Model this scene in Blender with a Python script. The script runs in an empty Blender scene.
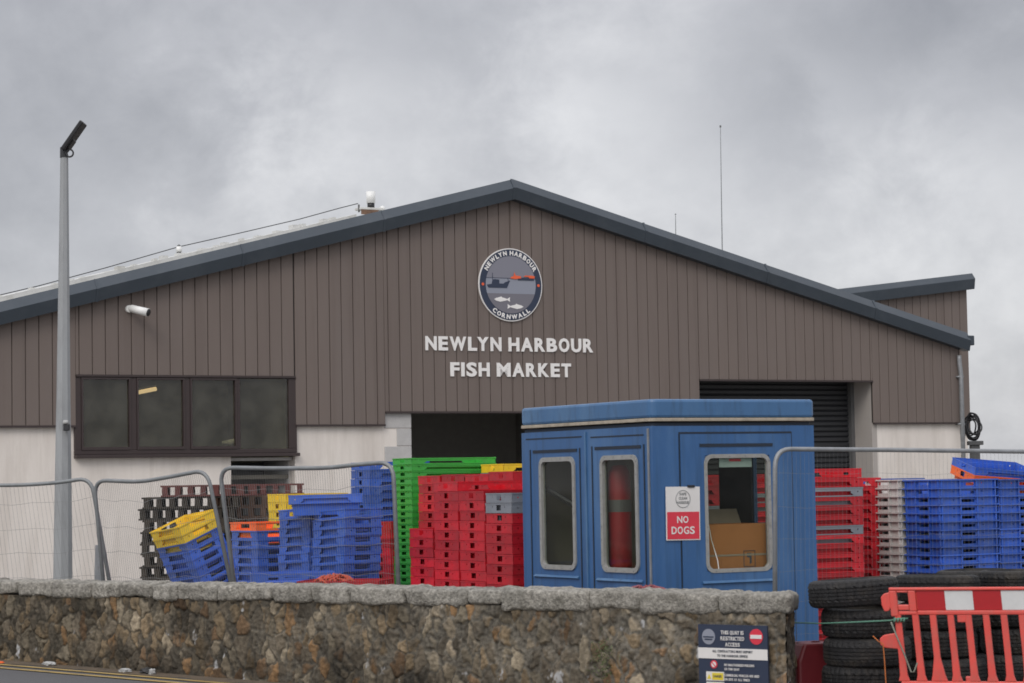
import bpy, bmesh, math, random
import numpy as np
from math import radians, sin, cos, pi
from mathutils import Vector, Matrix, noise, kdtree

random.seed(7)
SC = bpy.context.scene
COL = SC.collection
GZ = -0.20                                   # level of the quay

# ------------------------------------------------------------------ camera
F_PX = 2400.0
PITCH = math.atan(0.0596)
ROLL = 0.018
_F = Vector((0, cos(PITCH), sin(PITCH)))
_U0 = Vector((0, -sin(PITCH), cos(PITCH)))
_R = Vector((1, 0, 0)) * cos(ROLL) - _U0 * sin(ROLL)
_U = Vector((1, 0, 0)) * sin(ROLL) + _U0 * cos(ROLL)
CAM = Vector((0, 0, 1.6))
cd = bpy.data.cameras.new('camera')
cam = bpy.data.objects.new('camera', cd)
COL.objects.link(cam)
m = Matrix((_R, _U, -_F)).transposed().to_4x4()
m.translation = CAM
cam.matrix_world = m
cd.sensor_width = 36
cd.lens = F_PX / 1024 * 36
cd.clip_start, cd.clip_end = 0.2, 2000
cd.dof.use_dof = True
cd.dof.focus_distance = 36
cd.dof.aperture_fstop = 7.0
SC.camera = cam

# ------------------------------------------------------------------ sky, sun, exposure
SUN_EL, SUN_AZ = radians(40), radians(200)   # behind the camera and a little to the left
w = bpy.data.worlds.new('World')
SC.world = w
w.use_nodes = True
nt = w.node_tree
nt.nodes.clear()
def wn(t, **k):
    n = nt.nodes.new(t)
    for a, b in k.items(): setattr(n, a, b)
    return n
def wmath(op, a, b=None, clamp=False):
    n = wn('ShaderNodeMath', operation=op, use_clamp=clamp)
    for i, x in enumerate((a, b)):
        if x is None: continue
        if isinstance(x, (int, float)): n.inputs[i].default_value = x
        else: nt.links.new(x, n.inputs[i])
    return n.outputs[0]
tc = wn('ShaderNodeTexCoord')
DIR = tc.outputs['Generated']
sep = wn('ShaderNodeSeparateXYZ'); nt.links.new(DIR, sep.inputs[0])
def wnoise(scale, detail, rough, dist, off, stretch=1.25):
    mp = wn('ShaderNodeMapping'); nt.links.new(DIR, mp.inputs[0])
    mp.inputs['Scale'].default_value = (1, 1, stretch)
    mp.inputs['Location'].default_value = off
    n = wn('ShaderNodeTexNoise'); nt.links.new(mp.outputs[0], n.inputs['Vector'])
    n.inputs['Scale'].default_value = scale; n.inputs['Detail'].default_value = detail
    n.inputs['Roughness'].default_value = rough; n.inputs['Distortion'].default_value = dist
    return n.outputs[0]
def wray(px, py):
    return (_F + _R * ((px - 512) / F_PX) + _U * ((341.5 - py) / F_PX)).normalized()
n1 = wnoise(8.0, 10, 0.60, 0.15, (3.1, 0.7, 1.3))
n2 = wnoise(22.0, 9, 0.60, 0.2, (0.2, 5.2, 2.2))
acc = wmath('ADD', wmath('MULTIPLY', wmath('SUBTRACT', n1, 0.5), 0.85), wmath('MULTIPLY', wmath('SUBTRACT', n2, 0.5), 0.50))
# broad banks of thicker and thinner cloud standing in given directions of the sky
for px, py, r, amp in [(60, 60, 230, -0.30), (330, 20, 200, -0.12), (300, 125, 110, 0.30), (430, 150, 110, 0.20), (560, 115, 70, 0.24), (480, 50, 130, -0.14), (180, 150, 90, -0.08),
                       (640, 190, 110, 0.18), (960, 165, 110, 0.34), (960, 40, 170, -0.42), (750, 110, 120, -0.10), (620, 10, 90, 0.05),
                       (100, 210, 150, 0.05), (830, 110, 40, 0.12), (1010, 330, 170, 0.16), (150, 240, 160, 0.10), (790, 210, 120, 0.10)]:
    d = wray(px, py)
    vm = wn('ShaderNodeVectorMath', operation='DISTANCE')
    dis = wn('ShaderNodeVectorMath', operation='ADD')
    nt.links.new(DIR, dis.inputs[0])
    wob = wn('ShaderNodeVectorMath', operation='SCALE')
    wob.inputs['Scale'].default_value = 0.09
    cx = wn('ShaderNodeCombineXYZ')
    nt.links.new(wmath('SUBTRACT', n2, 0.5), cx.inputs[0]); nt.links.new(wmath('SUBTRACT', n1, 0.5), cx.inputs[2])
    nt.links.new(cx.outputs[0], wob.inputs[0]); nt.links.new(wob.outputs[0], dis.inputs[1])
    nt.links.new(dis.outputs[0], vm.inputs[0]); vm.inputs[1].default_value = d
    rr = r / F_PX
    g = wmath('DIVIDE', vm.outputs['Value'], rr)
    g = wmath('EXPONENT', wmath('MULTIPLY', wmath('MULTIPLY', g, g), -1.0))
    acc = wmath('ADD', acc, wmath('MULTIPLY', g, amp))
tval = wmath('ADD', acc, 0.56, clamp=True)
ramp = wn('ShaderNodeValToRGB'); nt.links.new(tval, ramp.inputs[0])
e = ramp.color_ramp.elements
e[0].position = 0.0; e[0].color = (0.250, 0.255, 0.280, 1)
e[1].position = 1.0; e[1].color = (0.72, 0.72, 0.735, 1)
k = e.new(0.5); k.color = (0.430, 0.434, 0.460, 1)
sky = wn('ShaderNodeTexSky', sky_type='NISHITA', sun_disc=False)
sky.sun_elevation = SUN_EL; sky.sun_rotation = SUN_AZ
sk = wn('ShaderNodeMixRGB', blend_type='MULTIPLY'); sk.inputs[0].default_value = 1
nt.links.new(sky.outputs[0], sk.inputs[1]); sk.inputs[2].default_value = (0.08, 0.08, 0.08, 1)
mx = wn('ShaderNodeMixRGB'); mx.inputs[0].default_value = 0.93
nt.links.new(sk.outputs[0], mx.inputs[1]); nt.links.new(ramp.outputs[0], mx.inputs[2])
# an overcast sky is brighter overhead than at the horizon
zen = wmath('ADD', 1.0, wmath('MULTIPLY', wmath('MAXIMUM', wmath('SUBTRACT', sep.outputs[2], 0.18), 0.0), 1.5))
sdv = (sin(SUN_AZ) * cos(SUN_EL), cos(SUN_AZ) * cos(SUN_EL), sin(SUN_EL))
dp_ = wn('ShaderNodeVectorMath', operation='DOT_PRODUCT'); nt.links.new(DIR, dp_.inputs[0]); dp_.inputs[1].default_value = sdv
lobe = wmath('POWER', wmath('MAXIMUM', dp_.outputs['Value'], 0.0), 3.0)      # out-of-view sky glow added round the sun to brighten the fronts
zen = wmath('ADD', zen, wmath('MULTIPLY', lobe, 1.1))
bg = wn('ShaderNodeBackground'); nt.links.new(mx.outputs[0], bg.inputs[0]); nt.links.new(zen, bg.inputs[1])
wo = wn('ShaderNodeOutputWorld'); nt.links.new(bg.outputs[0], wo.inputs[0])

sl = bpy.data.lights.new('sun', 'SUN'); sl.energy = 0.9; sl.angle = radians(25); sl.color = (1, 0.94, 0.86)
so = bpy.data.objects.new('sun', sl); COL.objects.link(so)
sd = Vector((sin(SUN_AZ) * cos(SUN_EL), cos(SUN_AZ) * cos(SUN_EL), sin(SUN_EL)))
so.rotation_euler = sd.to_track_quat('Z', 'Y').to_euler()
SC.view_settings.view_transform = 'Standard'
SC.view_settings.look = 'None'
SC.view_settings.exposure = 0.30
SC.view_settings.gamma = 1
SC.cycles.use_denoising = True
SC.cycles.max_bounces = 6
SC.cycles.transparent_max_bounces = 12
SC.cycles.filter_width = 1.7

# ------------------------------------------------------------------ helpers: surveying the photograph
UD = Vector((cos(pi / 6), 0.5, 0))           # along the market front, to the right and away
VD = Vector((-0.5, cos(pi / 6), 0))          # into the building
def ray(px, py):
    return _F + _R * ((px - 512) / F_PX) + _U * ((341.5 - py) / F_PX)
def at(px, py, Y):
    r = ray(px, py); return CAM + r * (Y / r.y)
def on_plane(px, py, o, n):
    r = ray(px, py); return CAM + r * ((o - CAM).dot(n) / r.dot(n))
FO = Vector((0, 50, GZ))                     # market: local x along UD, y along VD, z up
def fac(px, py, d=0.0):
    p = on_plane(px, py, FO + VD * d, VD) - FO
    return p.dot(UD), p.z                    # local s and height above the quay
def facw(px, py, d=0.0):
    return on_plane(px, py, FO + VD * d, VD)

# ------------------------------------------------------------------ helpers: materials
def M(name, col, rough=0.6, var=0.12, scale=6.0, bump=0.0, bscale=40.0, metal=0.0, rnd=0.0, spec=0.5, stretch=(1, 1, 1), dirt=None, dirt_amt=0.5, dscale=3.0, streak=None, streak_amt=.4, sscale=(7, 7, .35)):
    mt = bpy.data.materials.new(name); mt.use_nodes = True
    t = mt.node_tree; N = t.nodes; Lk = t.links
    b = N['Principled BSDF']
    b.inputs['Roughness'].default_value = rough; b.inputs['Metallic'].default_value = metal
    b.inputs['Specular IOR Level'].default_value = spec
    co = N.new('ShaderNodeTexCoord'); mp = N.new('ShaderNodeMapping'); mp.inputs['Scale'].default_value = stretch
    Lk.new(co.outputs['Object'], mp.inputs[0])
    if rnd:
        oi = N.new('ShaderNodeObjectInfo'); sc_ = N.new('ShaderNodeMath'); sc_.operation = 'MULTIPLY'; sc_.inputs[1].default_value = 50
        Lk.new(oi.outputs['Random'], sc_.inputs[0])
        cb = N.new('ShaderNodeCombineXYZ'); Lk.new(sc_.outputs[0], cb.inputs[0]); Lk.new(sc_.outputs[0], cb.inputs[1])
        Lk.new(cb.outputs[0], mp.inputs['Location'])
    ns = N.new('ShaderNodeTexNoise'); ns.inputs['Scale'].default_value = scale; ns.inputs['Detail'].default_value = 6; ns.inputs['Roughness'].default_value = .62
    Lk.new(mp.outputs[0], ns.inputs['Vector'])
    mr = N.new('ShaderNodeMapRange'); mr.inputs[1].default_value = .25; mr.inputs[2].default_value = .75
    mr.inputs[3].default_value = 1 - var; mr.inputs[4].default_value = 1 + var
    Lk.new(ns.outputs[0], mr.inputs[0]); val = mr.outputs[0]
    if rnd:
        m2 = N.new('ShaderNodeMapRange'); m2.inputs[3].default_value = 1 - rnd; m2.inputs[4].default_value = 1 + rnd
        Lk.new(oi.outputs['Random'], m2.inputs[0])
        mm = N.new('ShaderNodeMath'); mm.operation = 'MULTIPLY'; Lk.new(val, mm.inputs[0]); Lk.new(m2.outputs[0], mm.inputs[1]); val = mm.outputs[0]
    mx = N.new('ShaderNodeVectorMath'); mx.operation = 'SCALE'; mx.inputs[0].default_value = col[:3]
    Lk.new(val, mx.inputs['Scale']); out = mx.outputs[0]
    if dirt:
        d = N.new('ShaderNodeTexNoise'); d.inputs['Scale'].default_value = dscale; d.inputs['Detail'].default_value = 8; d.inputs['Roughness'].default_value = .7
        Lk.new(mp.outputs[0], d.inputs['Vector'])
        dr = N.new('ShaderNodeMapRange'); dr.inputs[1].default_value = .48; dr.inputs[2].default_value = .72; dr.inputs[4].default_value = dirt_amt
        Lk.new(d.outputs[0], dr.inputs[0])
        dm = N.new('ShaderNodeMixRGB'); Lk.new(dr.outputs[0], dm.inputs[0]); Lk.new(out, dm.inputs[1]); dm.inputs[2].default_value = (*dirt, 1); out = dm.outputs[0]
    if streak:
        m5 = N.new('ShaderNodeMapping'); m5.inputs['Scale'].default_value = sscale; Lk.new(co.outputs['Object'], m5.inputs[0])
        d = N.new('ShaderNodeTexNoise'); d.inputs['Scale'].default_value = 1; d.inputs['Detail'].default_value = 6; d.inputs['Roughness'].default_value = .65
        Lk.new(m5.outputs[0], d.inputs['Vector'])
        dr = N.new('ShaderNodeMapRange'); dr.inputs[1].default_value = .50; dr.inputs[2].default_value = .72; dr.inputs[4].default_value = streak_amt
        Lk.new(d.outputs[0], dr.inputs[0])
        dm = N.new('ShaderNodeMixRGB'); Lk.new(dr.outputs[0], dm.inputs[0]); Lk.new(out, dm.inputs[1]); dm.inputs[2].default_value = (*streak, 1); out = dm.outputs[0]
    Lk.new(out, b.inputs['Base Color'])
    if bump:
        bn = N.new('ShaderNodeTexNoise'); bn.inputs['Scale'].default_value = bscale; bn.inputs['Detail'].default_value = 5
        Lk.new(mp.outputs[0], bn.inputs['Vector'])
        bp = N.new('ShaderNodeBump'); bp.inputs['Strength'].default_value = bump; bp.inputs['Distance'].default_value = .02
        Lk.new(bn.outputs[0], bp.inputs['Height']); Lk.new(bp.outputs[0], b.inputs['Normal'])
    return mt
def glass(name, tint=(1, 1, 1), refl=0.12, g0=.005, g1=.06):
    mt = bpy.data.materials.new(name); mt.use_nodes = True
    t = mt.node_tree; N = t.nodes; N.clear(); Lk = t.links
    o = N.new('ShaderNodeOutputMaterial'); mx = N.new('ShaderNodeMixShader'); tr = N.new('ShaderNodeBsdfTransparent'); gl = N.new('ShaderNodeBsdfGlossy')
    tr.inputs[0].default_value = (*tint, 1); gl.inputs['Roughness'].default_value = .04
    df = N.new('ShaderNodeBsdfDiffuse'); df.inputs[0].default_value = (.35, .34, .30, 1)   # grime on the pane
    m2 = N.new('ShaderNodeMixShader')
    nz = N.new('ShaderNodeTexNoise'); nz.inputs['Scale'].default_value = 2.5; nz.inputs['Detail'].default_value = 6
    co = N.new('ShaderNodeTexCoord'); Lk.new(co.outputs['Object'], nz.inputs['Vector'])
    mr = N.new('ShaderNodeMapRange'); mr.inputs[1].default_value = .3; mr.inputs[2].default_value = .8; mr.inputs[3].default_value = g0; mr.inputs[4].default_value = g1
    Lk.new(nz.outputs[0], mr.inputs[0]); Lk.new(mr.outputs[0], m2.inputs[0])
    fr = N.new('ShaderNodeFresnel'); fr.inputs[0].default_value = 1.45
    mm = N.new('ShaderNodeMath'); mm.operation = 'MULTIPLY_ADD'; mm.inputs[1].default_value = 1.0; mm.inputs[2].default_value = refl - .04
    gm = N.new('ShaderNodeNewGeometry'); inv = N.new('ShaderNodeMath'); inv.operation = 'SUBTRACT'; inv.inputs[0].default_value = 1; Lk.new(gm.outputs['Backfacing'], inv.inputs[1])
    m3 = N.new('ShaderNodeMath'); m3.operation = 'MULTIPLY'; m3.use_clamp = True      # only the outer face of the pane reflects
    Lk.new(fr.outputs[0], mm.inputs[0]); Lk.new(mm.outputs[0], m3.inputs[0]); Lk.new(inv.outputs[0], m3.inputs[1]); Lk.new(m3.outputs[0], mx.inputs[0])
    Lk.new(tr.outputs[0], m2.inputs[1]); Lk.new(df.outputs[0], m2.inputs[2])
    Lk.new(m2.outputs[0], mx.inputs[1]); Lk.new(gl.outputs[0], mx.inputs[2]); Lk.new(mx.outputs[0], o.inputs[0])
    return mt
def emit(name, col, s):
    mt = bpy.data.materials.new(name); mt.use_nodes = True
    b = mt.node_tree.nodes['Principled BSDF']; b.inputs['Base Color'].default_value = (*col, 1)
    b.inputs['Emission Color'].default_value = (*col, 1); b.inputs['Emission Strength'].default_value = s
    return mt

MAT = dict(
    clad=M('brown_cladding', (.150, .121, .107), .55, .06, 1.2, streak=(.115, .09, .08), streak_amt=.55, sscale=(3.2, 3.2, .12), dirt=(.17, .145, .135), dirt_amt=.35, dscale=.7, stretch=(1, 1, .25), spec=.3),
    groove=M('cladding_groove', (.03, .025, .023), .8, .1),
    slate=M('slate_trim', (.034, .045, .058), .42, .08, 1.0, dirt=(.09, .10, .11), dirt_amt=.25, dscale=1.2),
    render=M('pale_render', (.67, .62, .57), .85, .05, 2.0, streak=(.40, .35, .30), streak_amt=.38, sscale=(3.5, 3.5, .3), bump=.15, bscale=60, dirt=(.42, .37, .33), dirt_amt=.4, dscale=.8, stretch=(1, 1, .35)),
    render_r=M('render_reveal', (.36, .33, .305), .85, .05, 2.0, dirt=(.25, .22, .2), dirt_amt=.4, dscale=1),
    greyblock=M('grey_block', (.42, .41, .40), .9, .08, 8, bump=.3),
    roof=M('pale_roof_sheet', (.55, .55, .53), .6, .1, 2, dirt=(.3, .29, .25), dirt_amt=.6, dscale=3),
    dark=M('dark_interior', (.30, .29, .27), .9, .1),
    room=M('office_wall', (.50, .47, .36), .9, .1, 1),
    roomfloor=M('office_floor', (.12, .11, .09), .9, .1, 1),
    shutter=M('black_shutter', (.020, .021, .024), .55, .1, 3),
    frame=M('brown_window_frame', (.036, .024, .023), .5, .1, 3),
    galv=M('galvanised_steel', (.25, .26, .27), .5, .22, 8, metal=.35, dirt=(.14, .13, .12), dirt_amt=.4, dscale=12),
    galv_d=M('weathered_tube', (.19, .20, .205), .5, .2, 10, metal=.3, dirt=(.2, .2, .2), dirt_amt=.4, dscale=15),
    wire=M('fence_wire', (.20, .20, .20), .5, .1, metal=.3),
    post=M('weathered_lamp_post', (.28, .29, .295), .6, .14, 3, dirt=(.15, .15, .15), dirt_amt=.55, dscale=4, stretch=(1, 1, .3)),
    black=M('black_plastic', (.018, .018, .02), .45, .1),
    white=M('white_plastic', (.72, .72, .70), .45, .05),
    cream=M('cream_lettering', (.74, .72, .70), .55, .03),
    navy=M('navy_panel', (.022, .032, .062), .45, .05),
    seagrey=M('logo_sea_grey', (.235, .25, .30), .5, .02), skygrey=M('logo_sky_grey', (.19, .19, .225), .5, .02), sandgrey=M('logo_deep_grey', (.155, .15, .175), .5, .02),
    orange=M('orange_paint', (.72, .11, .035), .5, .05),
    blue=M('blue_kiosk_panel', (.031, .100, .245), .38, .14, 1.8, streak=(.022, .055, .11), streak_amt=.6, sscale=(14, 14, .7), bump=.03, bscale=6, dirt=(.085, .175, .32), dirt_amt=.6, dscale=1.6, stretch=(1, 1, .25)),
    bluetop=M('blue_kiosk_cap', (.046, .125, .26), .38, .10, 2.0, streak=(.03, .065, .12), streak_amt=.6, sscale=(12, 12, 3), dirt=(.10, .19, .31), dirt_amt=.6, dscale=1.5, stretch=(1, 1, .4)),
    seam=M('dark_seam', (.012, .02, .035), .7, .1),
    tan=M('aged_seal_strip', (.36, .31, .24), .6, .2, 12, dirt=(.14, .12, .09), dirt_amt=.6, dscale=10),
    winframe=M('grey_kiosk_window_frame', (.27, .27, .26), .5, .14, 20, dirt=(.22, .20, .16), dirt_amt=.5, dscale=9),
    kin=M('kiosk_interior', (.17, .155, .115), .9, .15, 3),
    card=M('cardboard', (.38, .15, .05), .85, .1, 6, dirt=(.27, .115, .045), dirt_amt=.5),
    cardflap=M('cardboard_flap', (.27, .22, .17), .85, .1, 6),
    redp=M('red_crate_plastic', (.48, .009, .018), .45, .2, 7, rnd=.28, dirt=(.24, .028, .03), dirt_amt=.7, dscale=6),
    fender=M('fender_red', (.30, .010, .014), .5, .2, 5, dirt=(.10, .01, .012), dirt_amt=.8, dscale=5),
    redd=M('dark_red_plastic', (.15, .014, .02), .5, .15, 6, rnd=.1, dirt=(.1, .03, .03), dirt_amt=.4, dscale=6),
    bluep=M('blue_crate_plastic', (.030, .095, .42), .42, .2, 7, rnd=.25, dirt=(.10, .15, .33), dirt_amt=.6, dscale=6),
    greenp=M('green_crate_plastic', (.035, .32, .04), .45, .12, 7, rnd=.10, dirt=(.07, .30, .09), dirt_amt=.35, dscale=9),
    yellowp=M('yellow_crate_plastic', (.74, .50, .018), .45, .1, 7, rnd=.06, dirt=(.50, .35, .06), dirt_amt=.35, dscale=9),
    orangep=M('orange_crate_plastic', (.80, .13, .02), .45, .1, 7, rnd=.06),
    greyp=M('grey_crate_plastic', (.19, .205, .23), .5, .12, 7, rnd=.1, dirt=(.3, .3, .32), dirt_amt=.3, dscale=9),
    palep=M('pale_grey_crate_plastic', (.50, .48, .46), .5, .12, 7, rnd=.1, dirt=(.36, .32, .28), dirt_amt=.5, dscale=9),
    barrier=M('faded_red_barrier', (.62, .068, .052), .5, .12, 5, dirt=(.42, .11, .085), dirt_amt=.6, dscale=9, streak=(.30, .10, .08), streak_amt=.35, sscale=(30, 30, 5)),
    refred=M('reflective_red', (.36, .006, .010), .35, .06, 20), refwhite=M('reflective_white', (.55, .55, .54), .35, .06, 20),
    rubber=M('tyre_rubber', (.012, .0115, .012), .65, .35, 14, bump=.4, bscale=60, rnd=.35, dirt=(.070, .058, .044), dirt_amt=.55, dscale=5, spec=.3),
    wood_d=M('weathered_dark_wood', (.036, .028, .020), .9, .35, 9, bump=.3, rnd=.25, dirt=(.03, .03, .02), dirt_amt=.6, dscale=8),
    wood_b=M('brown_wood', (.17, .10, .065), .9, .3, 9, bump=.3, rnd=.2, dirt=(.08, .055, .04), dirt_amt=.6, dscale=8),
    wood_r=M('red_brown_wood', (.115, .038, .032), .85, .25, 9, bump=.2, rnd=.1, dirt=(.06, .03, .028), dirt_amt=.5, dscale=8),
    granite=M('granite_coping', (.25, .235, .205), .95, .65, 30, bump=1.0, bscale=45, rnd=.12, dirt=(.075, .07, .055), dirt_amt=.85, dscale=7),
    road=M('asphalt', (.080, .079, .082), .9, .22, 60, bump=.3, bscale=150, dirt=(.085, .08, .075), dirt_amt=.5, dscale=1.2),
    quay=M('quay_concrete', (.20, .19, .175), .9, .15, 3, bump=.2, dirt=(.12, .11, .1), dirt_amt=.6, dscale=.5),
    yellow_line=M('worn_yellow_line', (.36, .25, .085), .8, .25, 25, dirt=(.11, .10, .08), dirt_amt=.95, dscale=5),
    gutter=M('gutter_grit', (.12, .09, .06), .95, .35, 30, bump=.6, bscale=60, dirt=(.05, .045, .04), dirt_amt=.7, dscale=8),
    rope_g=M('green_rope', (.10, .24, .17), .8, .2, 30), rope_d=M('grey_green_strap', (.20, .21, .17), .8, .2, 30),
    rope_o=M('orange_twine', (.45, .13, .03), .8, .2, 30), net=M('red_net', (.50, .085, .045), .8, .3, 30), net2=M('dull_red_net', (.25, .07, .08), .8, .3, 30),
    leaf=M('weed_leaf', (.07, .085, .03), .7, .3, 30), litter=M('white_litter', (.36, .36, .35), .6, .15, 9), litter_b=M('black_litter', (.03, .03, .03), .5, .15, 9),
    sign_w=M('white_sign', (.66, .64, .62), .45, .05), sign_r=M('red_sign', (.60, .035, .06), .4, .06), sign_y=M('yellow_sign', (.66, .52, .04), .45, .06),
    ink=M('dark_ink', (.05, .06, .08), .6, .05), steel_d=M('dark_grey_steel', (.10, .10, .10), .5, .1),
    glass_b=glass('office_glass', (.78, .77, .66), .075, .01, .10), glass_k=glass('kiosk_glass', (.88, .90, .86), .02, .0, .02),
    tube=emit('lit_tube', (1.0, .76, .48), .75),
    poster=M('faded_poster', (.32, .40, .40), .6, .1),
)

# ------------------------------------------------------------------ helpers: geometry
def tag(o, label=None, cat=None, group=None, kind=None):
    for k_, v_ in (('label', label), ('category', cat), ('group', group), ('kind', kind)):
        if v_: o[k_] = v_
    return o
def thing(name, label, cat, loc=(0, 0, 0), rotz=0, group=None):
    o = bpy.data.objects.new(name, None); COL.objects.link(o); o.location = loc; o.rotation_euler = (0, 0, rotz)
    o.empty_display_size = .2
    return tag(o, label, cat, group)
class MB:
    def __init__(s): s.v, s.f = [], []
    def add(s, vs, fs):
        n = len(s.v); s.v += [tuple(x) for x in vs]; s.f += [tuple(i + n for i in f) for f in fs]; return s
    def box(s, x0, x1, y0, y1, z0, z1):
        return s.add([(x, y, z) for z in (z0, z1) for y in (y0, y1) for x in (x0, x1)],
                     [(0, 2, 3, 1), (4, 5, 7, 6), (0, 1, 5, 4), (2, 6, 7, 3), (0, 4, 6, 2), (1, 3, 7, 5)])
    def obox(s, c, ax, ay, az):              # box with centre and three half-axis vectors
        c = Vector(c)
        return s.add([c + ax * i + ay * j + az * k_ for k_ in (-1, 1) for j in (-1, 1) for i in (-1, 1)],
                     [(0, 2, 3, 1), (4, 5, 7, 6), (0, 1, 5, 4), (2, 6, 7, 3), (0, 4, 6, 2), (1, 3, 7, 5)])
    def prism(s, poly, ext):                 # closed polygon of 3-D points extruded by a vector
        n = len(poly); ext = Vector(ext)
        vs = [Vector(p) for p in poly] + [Vector(p) + ext for p in poly]
        return s.add(vs, [tuple(range(n))[::-1], tuple(range(n, 2 * n))] + [(i, (i + 1) % n, n + (i + 1) % n, n + i) for i in range(n)])
    def tube(s, pts, r, seg=8, cap=True):
        pts = [Vector(p) for p in pts]; rs = r if isinstance(r, (list, tuple)) else [r] * len(pts)
        t = (pts[1] - pts[0]).normalized()
        a = t.orthogonal().normalized()
        rings = []
        for i, p in enumerate(pts):
            tt = ((pts[min(i + 1, len(pts) - 1)] - pts[max(i - 1, 0)])).normalized()
            a = (a - tt * a.dot(tt)).normalized(); b = tt.cross(a)
            rings.append([p + (a * cos(2 * pi * j / seg) + b * sin(2 * pi * j / seg)) * rs[i] for j in range(seg)])
        vs = [q for rg in rings for q in rg]
        fs = [(i * seg + j, i * seg + (j + 1) % seg, (i + 1) * seg + (j + 1) % seg, (i + 1) * seg + j) for i in range(len(pts) - 1) for j in range(seg)]
        if cap: fs += [tuple(range(seg))[::-1], tuple(range((len(pts) - 1) * seg, len(pts) * seg))]
        return s.add(vs, fs)
    def lathe(s, prof, seg=32, c=(0, 0, 0), fn=None):   # profile of (radius, z) round z; closed ring profile
        n = len(prof); vs = []
        for j in range(seg):
            a = 2 * pi * j / seg
            for i, (r, z) in enumerate(prof):
                if fn: r = fn(i, j, r)
                vs.append((c[0] + r * cos(a), c[1] + r * sin(a), c[2] + z))
        fs = [(j * n + i, ((j + 1) % seg) * n + i, ((j + 1) % seg) * n + (i + 1) % n, j * n + (i + 1) % n) for j in range(seg) for i in range(n)]
        return s.add(vs, fs)
    def disc(s, c, ax, ay, r, ext, seg=40, arc=None):
        c = Vector(c); return s.prism([c + ax * r * cos(2 * pi * i / seg) + ay * r * sin(2 * pi * i / seg) for i in range(seg)], ext)
    def mesh(s, name, mat, smooth=False, fixn=True):
        me = bpy.data.meshes.new(name); me.from_pydata([tuple(x) for x in s.v], [], s.f); me.materials.append(mat)
        if fixn:
            bm = bmesh.new(); bm.from_mesh(me); bmesh.ops.recalc_face_normals(bm, faces=bm.faces); bm.to_mesh(me); bm.free()
        if smooth: me.polygons.foreach_set('use_smooth', [True] * len(me.polygons))
        return me
    def build(s, name, mat, parent=None, smooth=False, bevel=0, loc=None):
        o = bpy.data.objects.new(name, s.mesh(name, mat, smooth)); COL.objects.link(o)
        if parent: o.parent = parent
        if loc is not None: o.location = loc
        if bevel:
            b = o.modifiers.new('bevel', 'BEVEL'); b.width = bevel; b.segments = 2; b.limit_method = 'ANGLE'
        return o
def fillet(pts, r, n=6):                     # polyline with rounded corners
    pts = [Vector(p) for p in pts]; out = [pts[0]]
    for i in range(1, len(pts) - 1):
        a, b, c = pts[i - 1], pts[i], pts[i + 1]
        ra = min(r, (a - b).length * .45, (c - b).length * .45)
        p, q = b + (a - b).normalized() * ra, b + (c - b).normalized() * ra
        for k_ in range(n + 1):
            t = k_ / n; out.append(p * (1 - t) ** 2 + b * 2 * t * (1 - t) + q * t * t)
    return out + [pts[-1]]
_gl = {}
def glyph(ch, bold=.02, ext=.5):             # (verts, faces, width) with capital height 1, lying in x-z, front towards -y
    key = (ch, bold)
    if key not in _gl:
        cu = bpy.data.curves.new('tmp', 'FONT'); cu.body = ch; cu.size = 1; cu.offset = bold; cu.extrude = ext; cu.resolution_u = 3
        o = bpy.data.objects.new('tmp', cu); COL.objects.link(o)
        dg = bpy.context.evaluated_depsgraph_get()
        me = bpy.data.meshes.new_from_object(o.evaluated_get(dg))
        vs = [tuple(v.co) for v in me.vertices]; fs = [tuple(p.vertices) for p in me.polygons]
        bpy.data.objects.remove(o); bpy.data.curves.remove(cu); bpy.data.meshes.remove(me)
        _gl[key] = (vs, fs)
    return _gl[key]
GW = dict(N=.62, E=.52, W=.92, L=.50, Y=.66, H=.62, A=.68, R=.60, B=.60, O=.62, U=.60, F=.50, I=.185, S=.58, M=.78, K=.62, T=.56, C=.60, D=.60, G=.62, P=.58, Q=.64, V=.66)
def text_layout(s, bold=.02, gap=.10, space=.32):
    H = max(v[1] for v in glyph('H', bold)[0]); out = []; x = 0
    for ch in s:
        if ch == ' ': x += space; continue
        vs, fs = glyph(ch, bold)
        x0 = min(v[0] for v in vs); x1 = max(v[0] for v in vs)
        x += -.10 if ch in 'YVT' and out and out[-1][3] in 'LA' else (-.04 if ch in 'WA' and out and out[-1][3] in 'YWFA' else 0)
        wd_ = GW.get(ch, .6); k_ = wd_ / (x1 - x0)
        out.append(([((v[0] - x0) * k_ + x, v[1] / H, v[2]) for v in vs], fs, (x, x + wd_), ch)); x += wd_ + gap
    return out, x - gap
def text_line(mb, s, O, X, Y, Z, width, cap, thick=.004, bold=.02, centre=False, gap=.10):
    """letters into mb: origin O, unit axes X (reading), Y (up), Z (out of the surface)"""
    lay, W = text_layout(s, bold, gap)
    k_ = width / W if width else cap
    O = Vector(O) - (X * (W * k_ / 2) if centre else X * 0)
    for vs, fs, _, ch in lay:
        mb.add([O + X * (x * k_) + Y * (y * cap) + Z * ((z + .5) * thick) for x, y, z in vs], fs)
    return mb

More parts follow.
